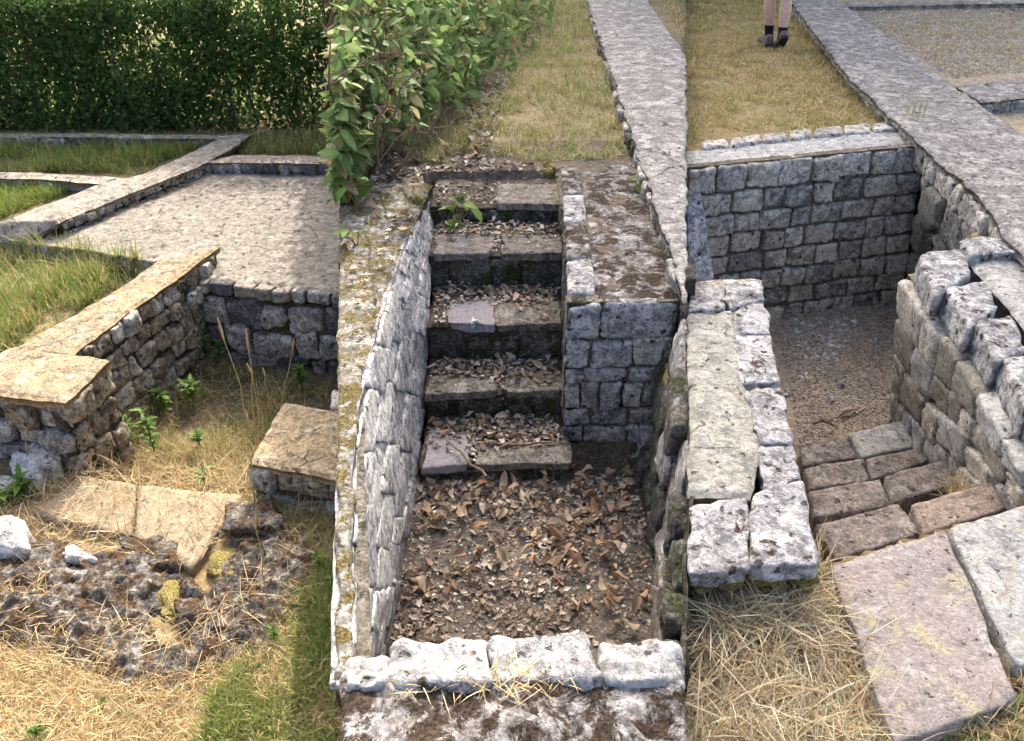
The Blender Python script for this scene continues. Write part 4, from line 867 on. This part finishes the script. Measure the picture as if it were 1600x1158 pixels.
# ---- shrub on the terrace
def shrub():
    t = thing('hornbeam_shrub', 'leafy green shrub with bare twigs and some browning leaves overhanging the steps', 'shrub', (-.9, 5.2, 0))
    lv = [leaf_mesh('leaf', M['shrub_leaf'], .58, .22, .3, 0, 6, .05), leaf_mesh('leaf', M['shrub_leaf'], .52, .3, .5, 0, 6, .05), leaf_mesh('leaf', M['shrub_leaf'], .62, .12, .2, 0, 6, .05)]
    dryl = leaf_mesh('leaf', M['dry_leaf'], .38, .7, .6, .4, 6)
    edge = [(541, 850, 0), (555, 545, 0)]
    # right-hand outline of the foliage as seen, and depth along the row
    def sample(n, ymin=4.0, ymax=10.6):
        y = rng.uniform(ymin, ymax, n); z = rng.uniform(.0, 1.0, n) ** 1.15 * 1.05
        xl = np.array([seamL(a, b) for a, b in zip(y, z)])
        xr = np.interp(y, [4.0, 4.4, 4.8, 5.3, 6.0, 7.0, 8.6, 10.6], [-.80, -.70, -.55, -.42, -.30, .0, .38, .48]) + .10 * (fbm(np.stack([y * 4, z * 4, z * 0], 1), 3) - .5) * 2
        u = rng.uniform(0, 1, n); x = xl - .03 + (xr - xl + .03) * u
        # rounded cross-section: lower toward the path side
        top = (1 - u ** 2.2) * .95 * np.interp(y, [4.0, 4.6, 5.4], [.35, .7, 1.0])
        ok = (z < top + .12) & (z > .06 + .22 * np.clip(1 - (y - 4.0) / 2.2, 0, 1) * (u > .55)) & (xr > xl)
        dens = fbm(np.stack([x, y, z], 1) * 5, 3)
        ok &= dens > .36
        return np.stack([x, y, z + np.clip(.01 * (y - 5), 0, 1)], 1)[ok]
    P = sample(22000); V = []
    # order by how large they show: nearest and uppermost first
    order = np.argsort(P[:, 1] - 1.2 * P[:, 2] + rng.uniform(0, 2.2, len(P))); P = P[order]
    for i, p in enumerate(P[:300]):
        dry = random.random() < .06
        o = bpy.data.objects.new('leaf', dryl if dry else random.choice(lv)); COL.objects.link(o); o.parent = t
        s = random.uniform(.065, .12); yaw = random.uniform(0, 6.28)
        o.matrix_local = Matrix.Translation(Vector(p) - t.location) @ rot_mat(yaw, random.uniform(-1.1, .1), random.uniform(-.5, .5)) @ Matrix.Scale(s, 4)
    V, F_, C = full_leaves(P[300:], .098, [(.14, .22, .075), (.11, .185, .065), (.19, .27, .10), (.16, .235, .085), (.12, .20, .07), (.22, .29, .11), (.27, .25, .13)], .45, .5)
    o = link('foliage', mesh_np('foliage', V - np.array(t.location), F_, True, C, [M['hedge_leaf']]), t); tag(o, kind='stuff')
    for k in range(52):
        y = random.uniform(4.3, 9.5); x = seamL(y, .2) + random.uniform(.03, .25); q = Vector((x, y, 0)); fr = k % 3 == 0
        main = wiggle(q, q + Vector((random.uniform(-.1, .4), random.uniform(-.9, -.3) if fr else random.uniform(-.5, .3), random.uniform(.75, 1.1) if fr else random.uniform(.5, .95))), 6, .045)
        v, f = tube(main, [.011, .010, .009, .007, .006, .004, .002], 5); bo = put('branch', v, f, M['twig'], t); parts = []
        for b in range(5):
            r = main[random.randint(1, 5)]; parts.append(tube(wiggle(r, r + Vector((random.uniform(-.1, .3), random.uniform(-.25, .2), random.uniform(-.02, .22))), 4, .02), [.005, .004, .003, .003, .0015], 4))
        v, f = join(parts); tw = link('twigs', mesh_np('twigs', v - np.array(t.location) - np.array(bo.location), f, True, None, [M['twig']]), bo); tag(tw, kind='stuff')
shrub()
def sapling(px, py, z, n, hgt, label, spread=.07, ls=.05):
    b = at(px, py, z); t = thing('seedling', label, 'plant', b); me = leaf_mesh('leaf', M['weed_leaf'], .62, .2, .35, 0, 6, .05)
    for k in range(n):
        a = random.uniform(0, 6.28); tip = Vector((math.cos(a) * spread * random.uniform(.4, 1), math.sin(a) * spread * .7, hgt * random.uniform(.4, 1)))
        v, f = tube(wiggle((0, 0, 0), tip, 3, .006), [.003, .0025, .002, .001], 4); link('stem', mesh_np('stem', v, f, True, None, [M['twig']]), t)
        o = link('leaf', me, t); o.matrix_local = Matrix.Translation(tip) @ rot_mat(random.uniform(0, 6.28), random.uniform(-.5, .2), random.uniform(-.3, .3)) @ Matrix.Scale(ls * random.uniform(.8, 1.3), 4)
sapling(715, 345, -.06, 7, .13, 'leafy seedling sprouting from the second step from the top', .10, .085)
sapling(700, 350, -.12, 5, .08, 'low seedling in the left corner of the upper steps', .08, .07)
sapling(1110, 985, -.19, 3, .03, 'tiny clover sprig in the straw near the right wall end', .02, .03)
sapling(1400, 1120, -.19, 4, .04, 'small clover sprig at the near corner of the pinkish slab', .04, .03)
sapling(1578, 1072, -.19, 7, .05, 'clover patch beside the right corner of the pinkish slab', .09, .035)
sapling(855, 540, -.46, 3, .05, 'tiny green seedling against the right side of the third step', .02, .03)
sapling(752, 760, -.71, 3, .03, 'tiny green seedling at the foot of the staircase', .02, .03)
sapling(1005, 300, .0, 9, .09, 'grey-green weed on the strip beside the long path wall', .06, .06)
sapling(565, 330, .02, 9, .2, 'leafy shoot hanging over the mossy top of the white wall', .12, .09)
sapling(556, 385, .02, 6, .1, 'short leafy shoot on the mossy top of the white wall', .06, .07)

def weed(px, py, z, n, hgt, ls, label, asp=.36):
    n = int(n * 2.6); ls = ls * .5
    b = at(px, py, z); t = thing('weed', label, 'plant', b); me = leaf_mesh('leaf', M['weed_leaf'], asp, .25, .5, .1, 6, .08)
    for k in range(n):
        a = k * 2.4 + random.uniform(-.4, .4); o = link('leaf', me, t)
        hh = hgt * (k / max(1, n - 1)) * random.uniform(.7, 1.1)
        o.matrix_local = Matrix.Translation((random.uniform(-.01, .01), random.uniform(-.01, .01), hh)) @ rot_mat(a, random.uniform(.2, .9), random.uniform(-.3, .3)) @ Matrix.Scale(ls * random.uniform(.7, 1.25), 4)
    v, f = tube([(0, 0, -.02), (0, 0, hgt * .5), (.004, 0, hgt)], [.005, .004, .002], 5); link('stem', mesh_np('stem', v, f, True, None, [M['weed_leaf']]), t)
for px, py, z, n, h_, ls, lb in ((310, 690, -.95, 8, .05, .10, 'small dandelion rosette in the middle of the sunken room'), (240, 700, -.93, 16, .22, .10, 'bright leafy weed at the foot of the near wall'), (205, 690, -.93, 12, .16, .09, 'narrow leafy weed against the pitted stone face'),
        (320, 560, -.97, 14, .20, .11, 'shaded leafy weed at the foot of the dark back wall'), (345, 560, -.97, 10, .12, .10, 'shaded weed right of the tallest one by the dark back wall'), (255, 640, -.96, 12, .13, .12, 'broad-leaved weed in the shaded corner of the sunken room'), (300, 620, -.96, 10, .10, .12, 'low broad-leaved weed in the shade of the sunken room'),
        (470, 600, -.97, 12, .12, .11, 'shaded weed at the right side of the sunken room'), (320, 755, -.86, 11, .09, .09, 'sunlit green weed between the slabs and the wall stub'), (40, 775, -.80, 13, .10, .12, 'dark green dock at the left picture edge below the wall end'), (15, 790, -.80, 9, .08, .12, 'dock leaves spreading beside the big white stone'),
        (500, 890, -.8, 10, .08, .06, 'green weed on the shaded bank below the capped wall stub'), (160, 1105, -.8, 6, .03, .05, 'small rosette flat in the foreground straw'), (60, 1150, -.8, 8, .04, .06, 'small plantain rosette at the bottom left of the dry grass'), (430, 1000, -.8, 8, .06, .05, 'small green weed at the edge of the lower grass patch'), (520, 925, -.8, 9, .08, .05, 'upright green weed near the terrace edge in the dry grass')):
    weed(px, py, z, n, h_, ls, lb)
# tall dry stalks with seed heads
def stalk(px, py, z, tx, ty, label, Y=None):
    b = at(px, py, z); top = atY(tx, ty, b.y - .02); t = thing('dry_stalk', label, 'plant', b)
    pts = wiggle(b, top, 6, .008); v, f = tube(pts, [.003, .003, .0025, .0022, .002, .0016, .001], 5); put('stem', v, f, M['straw'], t)
    v, f = tube([pts[5], pts[5].lerp(pts[6], .4), pts[6]], [.003, .006, .002], 6); put('seed_head', v, f, M['straw'], t)
for a in ((402, 700, 340, 495, 'tallest dry stalk leaning left over the sunken room'), (404, 702, 384, 515, 'dry stalk with seed head second from the tallest'), (410, 690, 388, 565, 'short dry stalk among the stalks by the wall stub'), (424, 655, 410, 572, 'dry stalk standing left of the wall stub corner'), (440, 630, 462, 528, 'dry stalk leaning right behind the wall stub'), (400, 800, 384, 640, 'dry stalk rising before the wall stub corner'), (396, 790, 390, 690, 'thin dry stalk in front of the wall stub'), (45, 740, 38, 668, 'dry forked stalk at the near wall end'), (425, 990, 398, 790, 'dry stalk lying over the rusty footing')):
    stalk(a[0], a[1], -.9 if a[1] < 730 else -.82, a[2], a[3], a[4])

# ---- fallen leaves
dry = [leaf_mesh('fallen_leaf', M['dry_leaf'], .55, .5, .7, .5), leaf_mesh('fallen_leaf', M['dry_leaf'], .48, .8, .4, .3), leaf_mesh('fallen_leaf', M['dry_leaf'], .6, .25, .9, .6), leaf_mesh('fallen_leaf', M['dry_leaf'], .5, 1.1, .2, .2)]
def lay(P, label, group, smin, smax):
    for p in P:
        o = link('fallen_leaf', random.choice(dry)); lb_, gr_ = label, group
        if group == 'dry leaves on the middle cellar floor':
            wh = 'close to the front wall' if p[1] < 2.12 else ('at the foot of the staircase' if p[1] > 2.5 else ('along the dark boulder wall' if p[0] > .22 else ('beside the white rock wall' if p[0] < -.16 else 'in the middle')))
            lb_ = 'curled dry brown leaf on the middle cellar floor, ' + wh; gr_ = 'dry leaves on the middle cellar floor ' + wh
        tag(o, lb_, 'leaf', gr_)
        o.matrix_world = Matrix.Translation((p[0], p[1], p[2] + random.uniform(.008, .03))) @ rot_mat(random.uniform(0, 6.28), random.uniform(-.5, .5), random.uniform(-.9, .9) + (math.pi if random.random() < .4 else 0)) @ Matrix.Scale(random.uniform(smin, smax), 4)
pf_ = scatter([(655, 765), (985, 720), (1015, 850), (1030, 985), (880, 1000), (800, 900), (640, 960)], 165, zref=-.71, zfun=lambda x, y: 0 * x - .70, clump=.5)
pf2 = scatter([(840, 740), (1000, 720), (1030, 990), (930, 985)], 75, zref=-.71, zfun=lambda x, y: 0 * x - .69)
lay(np.vstack([pf_, pf2]), 'curled dry brown leaf lying on the floor of the middle cellar', 'dry leaves on the middle cellar floor', .03, .068)
for (poly, z, n, lb) in (([(770, 448), (862, 448), (868, 500), (820, 500)], -.118 - .18, 26, 'dry leaf on the right end of the third step from the top'), ([(690, 565), (862, 562), (868, 605), (790, 606)], -.486, 22, 'dry leaf on the fourth step from the top'), ([(680, 655), (866, 652), (870, 700), (690, 700)], -.62, 24, 'dry leaf on the lowest step')):
    lay(scatter(poly, n, zref=z, zfun=lambda x, y, z=z: 0 * x + z), lb, lb.replace('dry leaf', 'dry leaves'), .03, .06)
lay(scatter([(690, 205), (770, 200), (780, 250), (700, 250)], 14, zref=0), 'dry leaf lying in the grass at the head of the steps', 'dry leaves above the steps', .06, .1)
lay(scatter([(560, 300), (670, 270), (660, 300), (600, 400)], 8, zref=.03, zfun=lambda x, y: 0 * x + .03), 'dry leaf on the mossy top of the white wall', 'dry leaves on the white wall', .05, .08)
lay(scatter([(1380, 475), (1435, 470), (1440, 560), (1400, 560)], 9, zref=-1.1), 'dry leaf on the far right of the bare cellar floor', 'dry leaves on the bare cellar floor', .05, .08)
lay(scatter([(1080, 905), (1300, 900), (1350, 1120), (1080, 1140)], 8, zref=-.19), 'dry brown leaf among the tangled straw', 'dry leaves in the straw', .035, .055)
# ---- small litter and gravel: joined, nobody could count it
def bits(name, P, size, cols, label, flat=.5, cat='litter'):
    n = len(P); s = size * rng.uniform(.5, 1.6, n) ; D = rng.normal(size=(n, 8, 3)) * .16
    base = np.array([[-1, -1, -1], [1, -1, -1], [1, 1, -1], [-1, 1, -1], [-.7, -.7, 1], [.7, -.7, 1], [.7, .7, 1], [-.7, .7, 1]]) * np.array([.5, .36, .5 * flat])
    a = rng.uniform(0, 6.28, n); ca, sa = np.cos(a), np.sin(a); v = (base[None] + D * np.array([1, 1, flat])) * s[:, None, None]
    vx = v[:, :, 0] * ca[:, None] - v[:, :, 1] * sa[:, None]; vy = v[:, :, 0] * sa[:, None] + v[:, :, 1] * ca[:, None]
    V = np.stack([vx, vy, v[:, :, 2]], 2) + np.asarray(P)[:, None, :] + np.array([0, 0, .002])
    f = np.array([[0, 3, 2, 1], [4, 5, 6, 7], [0, 1, 5, 4], [1, 2, 6, 5], [2, 3, 7, 6], [3, 0, 4, 7]]); F_ = (f[None] + (np.arange(n) * 8)[:, None, None]).reshape(-1, 4)
    cols = np.array(cols); c = cols[rng.integers(0, len(cols), n)] * rng.uniform(.75, 1.25, (n, 1))
    tag(link(name, mesh_np(name, V.reshape(-1, 3), F_, False, np.repeat(c, 8, 0), [M['bits']])), label, cat, None, 'stuff')
def flakes(P, size, cols, label):
    n = len(P); a = rng.uniform(0, 6.28, n); ti = rng.normal(0, .28, n)
    d = np.stack([np.cos(a) * np.cos(ti), np.sin(a) * np.cos(ti), np.sin(ti)], 1); sd_ = np.stack([-np.sin(a), np.cos(a), rng.normal(0, .35, n)], 1); sd_ /= np.linalg.norm(sd_, axis=1, keepdims=True)
    L = (size * rng.uniform(.4, 1.5, n))[:, None]; w = L * rng.uniform(.18, .36, n)[:, None]; up = np.array([0, 0, 1.]); P = np.asarray(P) + up * rng.uniform(.003, .016, n)[:, None]
    V = np.stack([P, P + d * L * .45 - sd_ * w + up * w * .5, P + d * L, P + d * L * .5 + sd_ * w + up * w * rng.uniform(-.2, .9, n)[:, None]], 1).reshape(-1, 3)
    i = np.arange(n) * 4; F_ = np.concatenate([np.stack([i, i + 1, i + 2], 1), np.stack([i, i + 2, i + 3], 1)], 0)
    cols = np.array(cols); c = cols[rng.integers(0, len(cols), n)] * rng.uniform(.7, 1.25, (n, 1))
    tag(link('leaf_litter', mesh_np('leaf_litter', V, F_, False, np.repeat(c, 4, 0), [M['bits']])), label, 'litter', None, 'stuff')
STN = [(.45, .43, .38), (.36, .34, .30), (.55, .53, .48), (.26, .24, .21)]
LIT = [(.22, .165, .115), (.31, .245, .18), (.15, .115, .085), (.42, .36, .28), (.12, .095, .075), (.46, .42, .36)]
flakes(scatter([(650, 755), (1000, 705), (1040, 1010), (600, 1015)], 2600, zref=-.71, clump=.6), .030, LIT + LIT[:3], 'brown leaf litter and crumbs on the middle cellar floor')
bits('leaf_litter', scatter([(650, 755), (1000, 705), (1040, 1010), (600, 1015)], 2500, zref=-.71), .009, LIT[:3] + STN[:1], 'soil crumbs on the middle cellar floor', .5)
for z, poly, n in ((-.03, [(680, 285), (872, 285), (872, 318), (680, 318)], 260), (-.124, [(680, 350), (872, 348), (872, 392), (680, 392)], 420), (-.30, [(678, 448), (870, 446), (872, 504), (676, 504)], 620), (-.486, [(675, 562), (870, 562), (874, 608), (672, 608)], 620), (-.62, [(670, 654), (872, 652), (878, 722), (664, 722)], 800)):
    bits('leaf_litter', scatter(poly, n, zref=z, zfun=lambda x, y, z=z: 0 * x + z - .002), .013, LIT + LIT[:3] + [(.13, .105, .08)] * 3 + STN[1:3], 'crumbs of leaf and stone on the tread at pixel row of its step' if False else 'crumbs of dry leaf and stone on step ' + {-.03: 'one', -.124: 'two', -.30: 'three', -.486: 'four', -.62: 'five'}[z] + ' counted from the top', .3)
flakes(scatter([(560, 275), (640, 225), (700, 175), (800, 105), (790, 150), (760, 245), (870, 255), (870, 285), (680, 290), (600, 330)], 1500, zref=0.02), .045, LIT + LIT[:3], 'leaf litter and twigs at the foot of the shrub')
flakes(scatter([(545, 420), (655, 300), (625, 420), (570, 560), (545, 600)], 90, zref=.03, zfun=lambda x, y: 0 * x + .03), .03, LIT, 'leaf crumbs on the mossy top of the white wall')
for z_, pl_ in ((-.124, [(690, 350), (868, 350), (868, 372), (690, 372)]), (-.30, [(684, 448), (866, 446), (868, 480), (684, 478)]), (-.486, [(680, 562), (868, 562), (870, 590), (680, 590)]), (-.62, [(674, 654), (870, 652), (874, 700), (670, 700)])): flakes(scatter(pl_, 240, zref=z_, zfun=lambda x, y, z_=z_: 0 * x + z_), .032, LIT + LIT[:2], 'leaf scraps on the tread ' + {-.124: 'second', -.30: 'third', -.486: 'fourth', -.62: 'fifth'}[z_] + ' from the top of the mossy staircase')
bits('gravel', scatter([(1210, 495), (1440, 468), (1430, 650), (1250, 695)], 7000, zref=-1.1), .010, [(.41, .35, .28)] * 5 + [(.27, .225, .175)] * 2 + STN[:2] + LIT[:1], 'fine gravel and crumbs on the bare cellar floor', .6, 'gravel')
bits('gravel', scatter([(1240, 500), (1340, 495), (1320, 570), (1250, 600)], 200, zref=-1.1), .022, STN[:3], 'pale stone chips on the left of the bare cellar floor', .6, 'gravel')
bits('gravel', scatter([(1300, 15), (1600, 0), (1800, 0), (1720, 112), (1490, 128)], 9000, zref=-.1), .018, [(.46, .40, .31)] * 5 + STN[:3], 'grey gravel patch beyond the long wall', .6, 'gravel')
# chips and twigs that can be told apart
for i, (px, py, s_, lb) in enumerate(((742, 500, 9, 'pale chip on the third step near the violet slab'), (1316, 600, 6, 'white chip in the middle of the bare cellar floor'), (1302, 622, 6, 'white chip beside two others low on the bare cellar floor'), (1233, 612, 7, 'white chip at the left of the bare cellar floor'), (1394, 607, 7, 'pale flat chip at the right of the bare cellar floor'), (1367, 533, 6, 'bluish chip on the far right of the bare cellar floor'))):
    z = -.30 if px < 1000 else -1.1
    cobble(px, py, s_, s_ * .5, z - .01, z + .02, M['white_stone'], lb)
def twig_on(a, b, z, label):
    p, q = at(*a, z + .015), at(*b, z + .02); t = wiggle(p, q, 6, .012); v, f = tube(t, [.006, .007, .006, .006, .005, .004, .002], 6)
    o = put('twig', v, f, M['twig']); tag(o, label, 'twig')
twig_on((1270, 662), (1345, 636), -1.1, 'long forked twig on the bare cellar floor'); twig_on((1283, 653), (1308, 667), -1.1, 'short twig crossing the long one on the bare cellar floor'); twig_on((1315, 652), (1352, 640), -1.1, 'broken twig lying right of the long one on the cellar floor')
twig_on((780, 700), (868, 690), -.60, 'thin pale twig across the lowest step'); twig_on((760, 745), (700, 690), -.60, 'thin twig hanging off the lowest step')
# moss cushions
def cushion(px, py, z, w_, h_, label, mat=None):
    t = thing('moss_cushion', label, 'moss', at(px, py, z)); flatstone([(px - w_, py - h_), (px + w_, py - h_), (px + w_, py + h_), (px - w_, py + h_)], z - .05, z + .02, mat or M['moss'], t, 'moss_body', .85, .022, 11)
cushion(262, 935, -.80, 22, 34, 'yellow moss filling the notch of the rusty footing'); cushion(352, 880, -.78, 26, 30, 'yellow moss on the shoulder of the rusty footing')
cushion(1052, 575, -.22, 14, 26, 'yellow-green moss on the dark boulders beside the block wall'); cushion(652, 308, .03, 7, 5, 'small moss pad on the white wall by the top step')
cushion(855, 258, -.0, 18, 5, 'moss pad at the head of the steps')
for (px, py, w_) in ((1120, 890, 34), (1205, 880, 40), (1255, 885, 20)): cushion(px, py, -.05, w_, 9, {1120: 'olive moss fringe on the left of the near wall end', 1205: 'olive moss fringe in the middle of the near wall end', 1255: 'olive moss fringe at the right corner of the near wall end'}[px], M['moss'])

# ---- the walking person, seen up to the knees
def person():
    base = at(1212, 80, -.08); t = thing('person', 'person in shorts, dark socks and hiking shoes walking away across the lawn', 'person', base)
    B = Vector((0, 0, 0))
    # joints: left foot forward and planted, right foot behind with its heel lifting
    J = {'pelvis': (.0, .12, .93), 'spine': (0, .13, 1.12), 'chest': (0, .15, 1.32), 'neck': (0, .17, 1.46), 'head': (0, .20, 1.60), 'crown': (0, .19, 1.70),
         'lsh': (-.17, .15, 1.40), 'lel': (-.24, .10, 1.13), 'lwr': (-.24, .20, .90), 'lha': (-.235, .24, .82), 'rsh': (.17, .15, 1.40), 'rel': (.25, .17, 1.13), 'rwr': (.25, .32, .92), 'rha': (.24, .37, .85),
         'lhip': (-.09, .12, .88), 'lkn': (-.065, .27, .49), 'lan': (-.022, .22, .09), 'lto': (-.02, .38, .03), 'rhip': (.09, .12, .88), 'rkn': (.055, .16, .48), 'rca': (.05, .07, .34), 'ran': (.04, .0, .12), 'rto': (.045, .10, .03), 'lca': (-.05, .235, .34)}
    R = {'pelvis': (.15, .11), 'spine': (.135, .10), 'chest': (.15, .11), 'neck': (.055, .055), 'head': (.085, .10), 'crown': (.06, .07), 'lsh': (.06, .06), 'lel': (.042, .042), 'lwr': (.028, .03), 'lha': (.04, .025), 'rsh': (.06, .06), 'rel': (.042, .042), 'rwr': (.028, .03), 'rha': (.04, .025), 'lhip': (.09, .09), 'lkn': (.052, .054), 'lan': (.031, .034), 'lto': (.035, .025), 'rhip': (.09, .09), 'rkn': (.052, .054), 'rca': (.060, .063), 'lca': (.060, .063), 'ran': (.031, .034), 'rto': (.035, .025)}
    E_ = [('pelvis', 'spine'), ('spine', 'chest'), ('chest', 'neck'), ('neck', 'head'), ('head', 'crown'), ('chest', 'lsh'), ('lsh', 'lel'), ('lel', 'lwr'), ('lwr', 'lha'), ('chest', 'rsh'), ('rsh', 'rel'), ('rel', 'rwr'), ('rwr', 'rha'), ('pelvis', 'lhip'), ('lhip', 'lkn'), ('lkn', 'lca'), ('lca', 'lan'), ('lan', 'lto'), ('pelvis', 'rhip'), ('rhip', 'rkn'), ('rkn', 'rca'), ('rca', 'ran'), ('ran', 'rto')]
    names = list(J); ix = {k: i for i, k in enumerate(names)}
    verts = [J[k] for k in names]; edges = [(ix[a], ix[b]) for a, b in E_]; rad = [R[k] for k in names]
    for sgn, h in ((-1, 'lha'), (1, 'rha')):           # five fingers rooted in each palm
        hx, hy, hz = J[h]
        for k in range(5):
            r0 = (hx + sgn * .0 + (0 if k else -sgn * .02), hy + (k - 2) * .016 + (.012 if k == 0 else 0), hz - (.035 if k else .0)); l = (.05, .07, .078, .072, .056)[k]
            i0 = len(verts); verts += [r0, (r0[0] - sgn * (.03 if k == 0 else .008), r0[1] + (.025 if k == 0 else .004), r0[2] - l * .5), (r0[0] - sgn * (.035 if k == 0 else .026), r0[1] + (.03 if k == 0 else .012), r0[2] - l)]
            rad += [(.010, .010), (.009, .009), (.007, .007)]; edges += [(ix[h], i0), (i0, i0 + 1), (i0 + 1, i0 + 2)]
    me = bpy.data.meshes.new('body'); me.from_pydata(verts, edges, []); o = link('body', me, t); me.materials.append(M['skin'])
    md = o.modifiers.new('skin', 'SKIN'); md.use_smooth_shade = True
    for i, r in enumerate(rad): me.skin_vertices[0].data[i].radius = r; me.skin_vertices[0].data[i].use_root = (i == 0)
    o.modifiers.new('sub', 'SUBSURF').levels = 2; o.modifiers['sub'].render_levels = 2
    def loft(name, pts, rads, mat, par=t, sides=14):
        V = []; Fq = []; n = len(pts)
        for p, r in zip(pts, rads):
            for k in range(sides):
                a = 2 * math.pi * k / sides; V.append((p[0] + r[0] * math.cos(a), p[1] + r[1] * math.sin(a), p[2]))
        for i in range(n - 1):
            for k in range(sides): Fq.append((i * sides + k, i * sides + (k + 1) % sides, (i + 1) * sides + (k + 1) % sides, (i + 1) * sides + k))
        return link(name, mesh_np(name, V, Fq, True, None, [mat]), par)
    def ln(a, b, f): return tuple(J[a][i] + (J[b][i] - J[a][i]) * f for i in range(3))
    loft('shorts', [(0, .12, .80), (0, .12, .86), (0, .12, .95), (0, .125, 1.03)], [(.17, .13), (.19, .135), (.18, .13), (.165, .12)], M['shorts'])
    for s, sx in (('l', -1), ('r', 1)):
        loft('shorts_leg', [ln(s + 'hip', s + 'kn', f) for f in (0, .3, .6, .88)], [(.115, .12), (.11, .115), (.10, .105), (.098, .10)], M['shorts'])
        loft('sock', [ln(s + 'ca', s + 'an', f) for f in (.58, .62, .75, .9, 1.05)], [(.047, .049), (.045, .047), (.042, .045), (.041, .046), (.043, .05)], M['sock'])
    loft('shirt', [(0, .12, .93), (0, .13, 1.1), (0, .15, 1.3), (0, .155, 1.41), (0, .165, 1.46)], [(.185, .14), (.165, .125), (.185, .13), (.16, .11), (.07, .07)], M['shirt'])
    for s in ('l', 'r'): loft('sleeve', [ln(s + 'sh', s + 'el', f) for f in (-.05, .3, .6)], [(.075, .08), (.068, .07), (.062, .064)], M['shirt'])
    hv, hf = cube_grid(6); q = hv / np.linalg.norm(hv, axis=1, keepdims=True) * np.array([.105, .115, .125]); q[:, 1] -= .02; q = q + np.array([0, .195, 1.665])
    link('hair', mesh_np('hair', q, hf, True, None, [M['hair']]), t)
    # shoes: sole + upper, the rear one pitched with its heel up
    def shoe(ax, ay, az, pitch, yaw):
        Vu = []; Fq = []; sec = [(-.085, .034, .075), (-.05, .040, .088), (0, .042, .085), (.05, .045, .068), (.10, .048, .052), (.15, .044, .042), (.185, .026, .026)]
        ns = 10
        for (yy_, w_, hh) in sec:
            for k in range(ns):
                a = math.pi * k / (ns - 1); Vu.append((w_ * math.cos(a) * (1.0 if k in (0, ns - 1) else 1.05), yy_, .022 + hh * math.sin(a) ** .7))
        for i in range(len(sec) - 1):
            for k in range(ns - 1): Fq.append((i * ns + k, i * ns + k + 1, (i + 1) * ns + k + 1, (i + 1) * ns + k))
        nv = len(Vu); Vu += [(0, -.09, .03), (0, .19, .03)]
        Fq += [(k + 1, k, nv, nv) for k in range(0)]
        mtx = Matrix.Translation((ax, ay, az)) @ Matrix.Rotation(yaw, 4, 'Z') @ Matrix.Rotation(pitch, 4, 'X')
        Vc = [tuple(v) for v in Vu]; F3 = list(Fq)
        # heel cap
        for k in range(ns - 1): F3.append((nv, k + 1, k, nv))
        me = bpy.data.meshes.new('shoe'); me.from_pydata(Vc, [], [tuple(dict.fromkeys(f)) for f in F3]); me.materials.append(M['shoe'])
        for p in me.polygons: p.use_smooth = True
        up = link('shoe', me, t); up.matrix_local = mtx
        out = [(-.036, -.09), (-.02, -.105), (.02, -.105), (.038, -.09), (.042, 0), (.052, .10), (.042, .17), (.015, .197), (-.015, .197), (-.042, .17), (-.05, .10), (-.04, 0)]
        n = len(out); V2 = [(x, y, .0 if y < .13 else .010) for x, y in out] + [(x, y, .028) for x, y in out]
        F2 = [tuple(range(n))[::-1], tuple(range(n, 2 * n))] + [(i, (i + 1) % n, n + (i + 1) % n, n + i) for i in range(n)]
        m2 = bpy.data.meshes.new('sole'); m2.from_pydata(V2, [], F2); m2.materials.append(M['sole']); link('sole', m2, up)
    shoe(-.03, .22, .012, 0, .05); shoe(.045, .0, .07, -.62, -.05)
person()
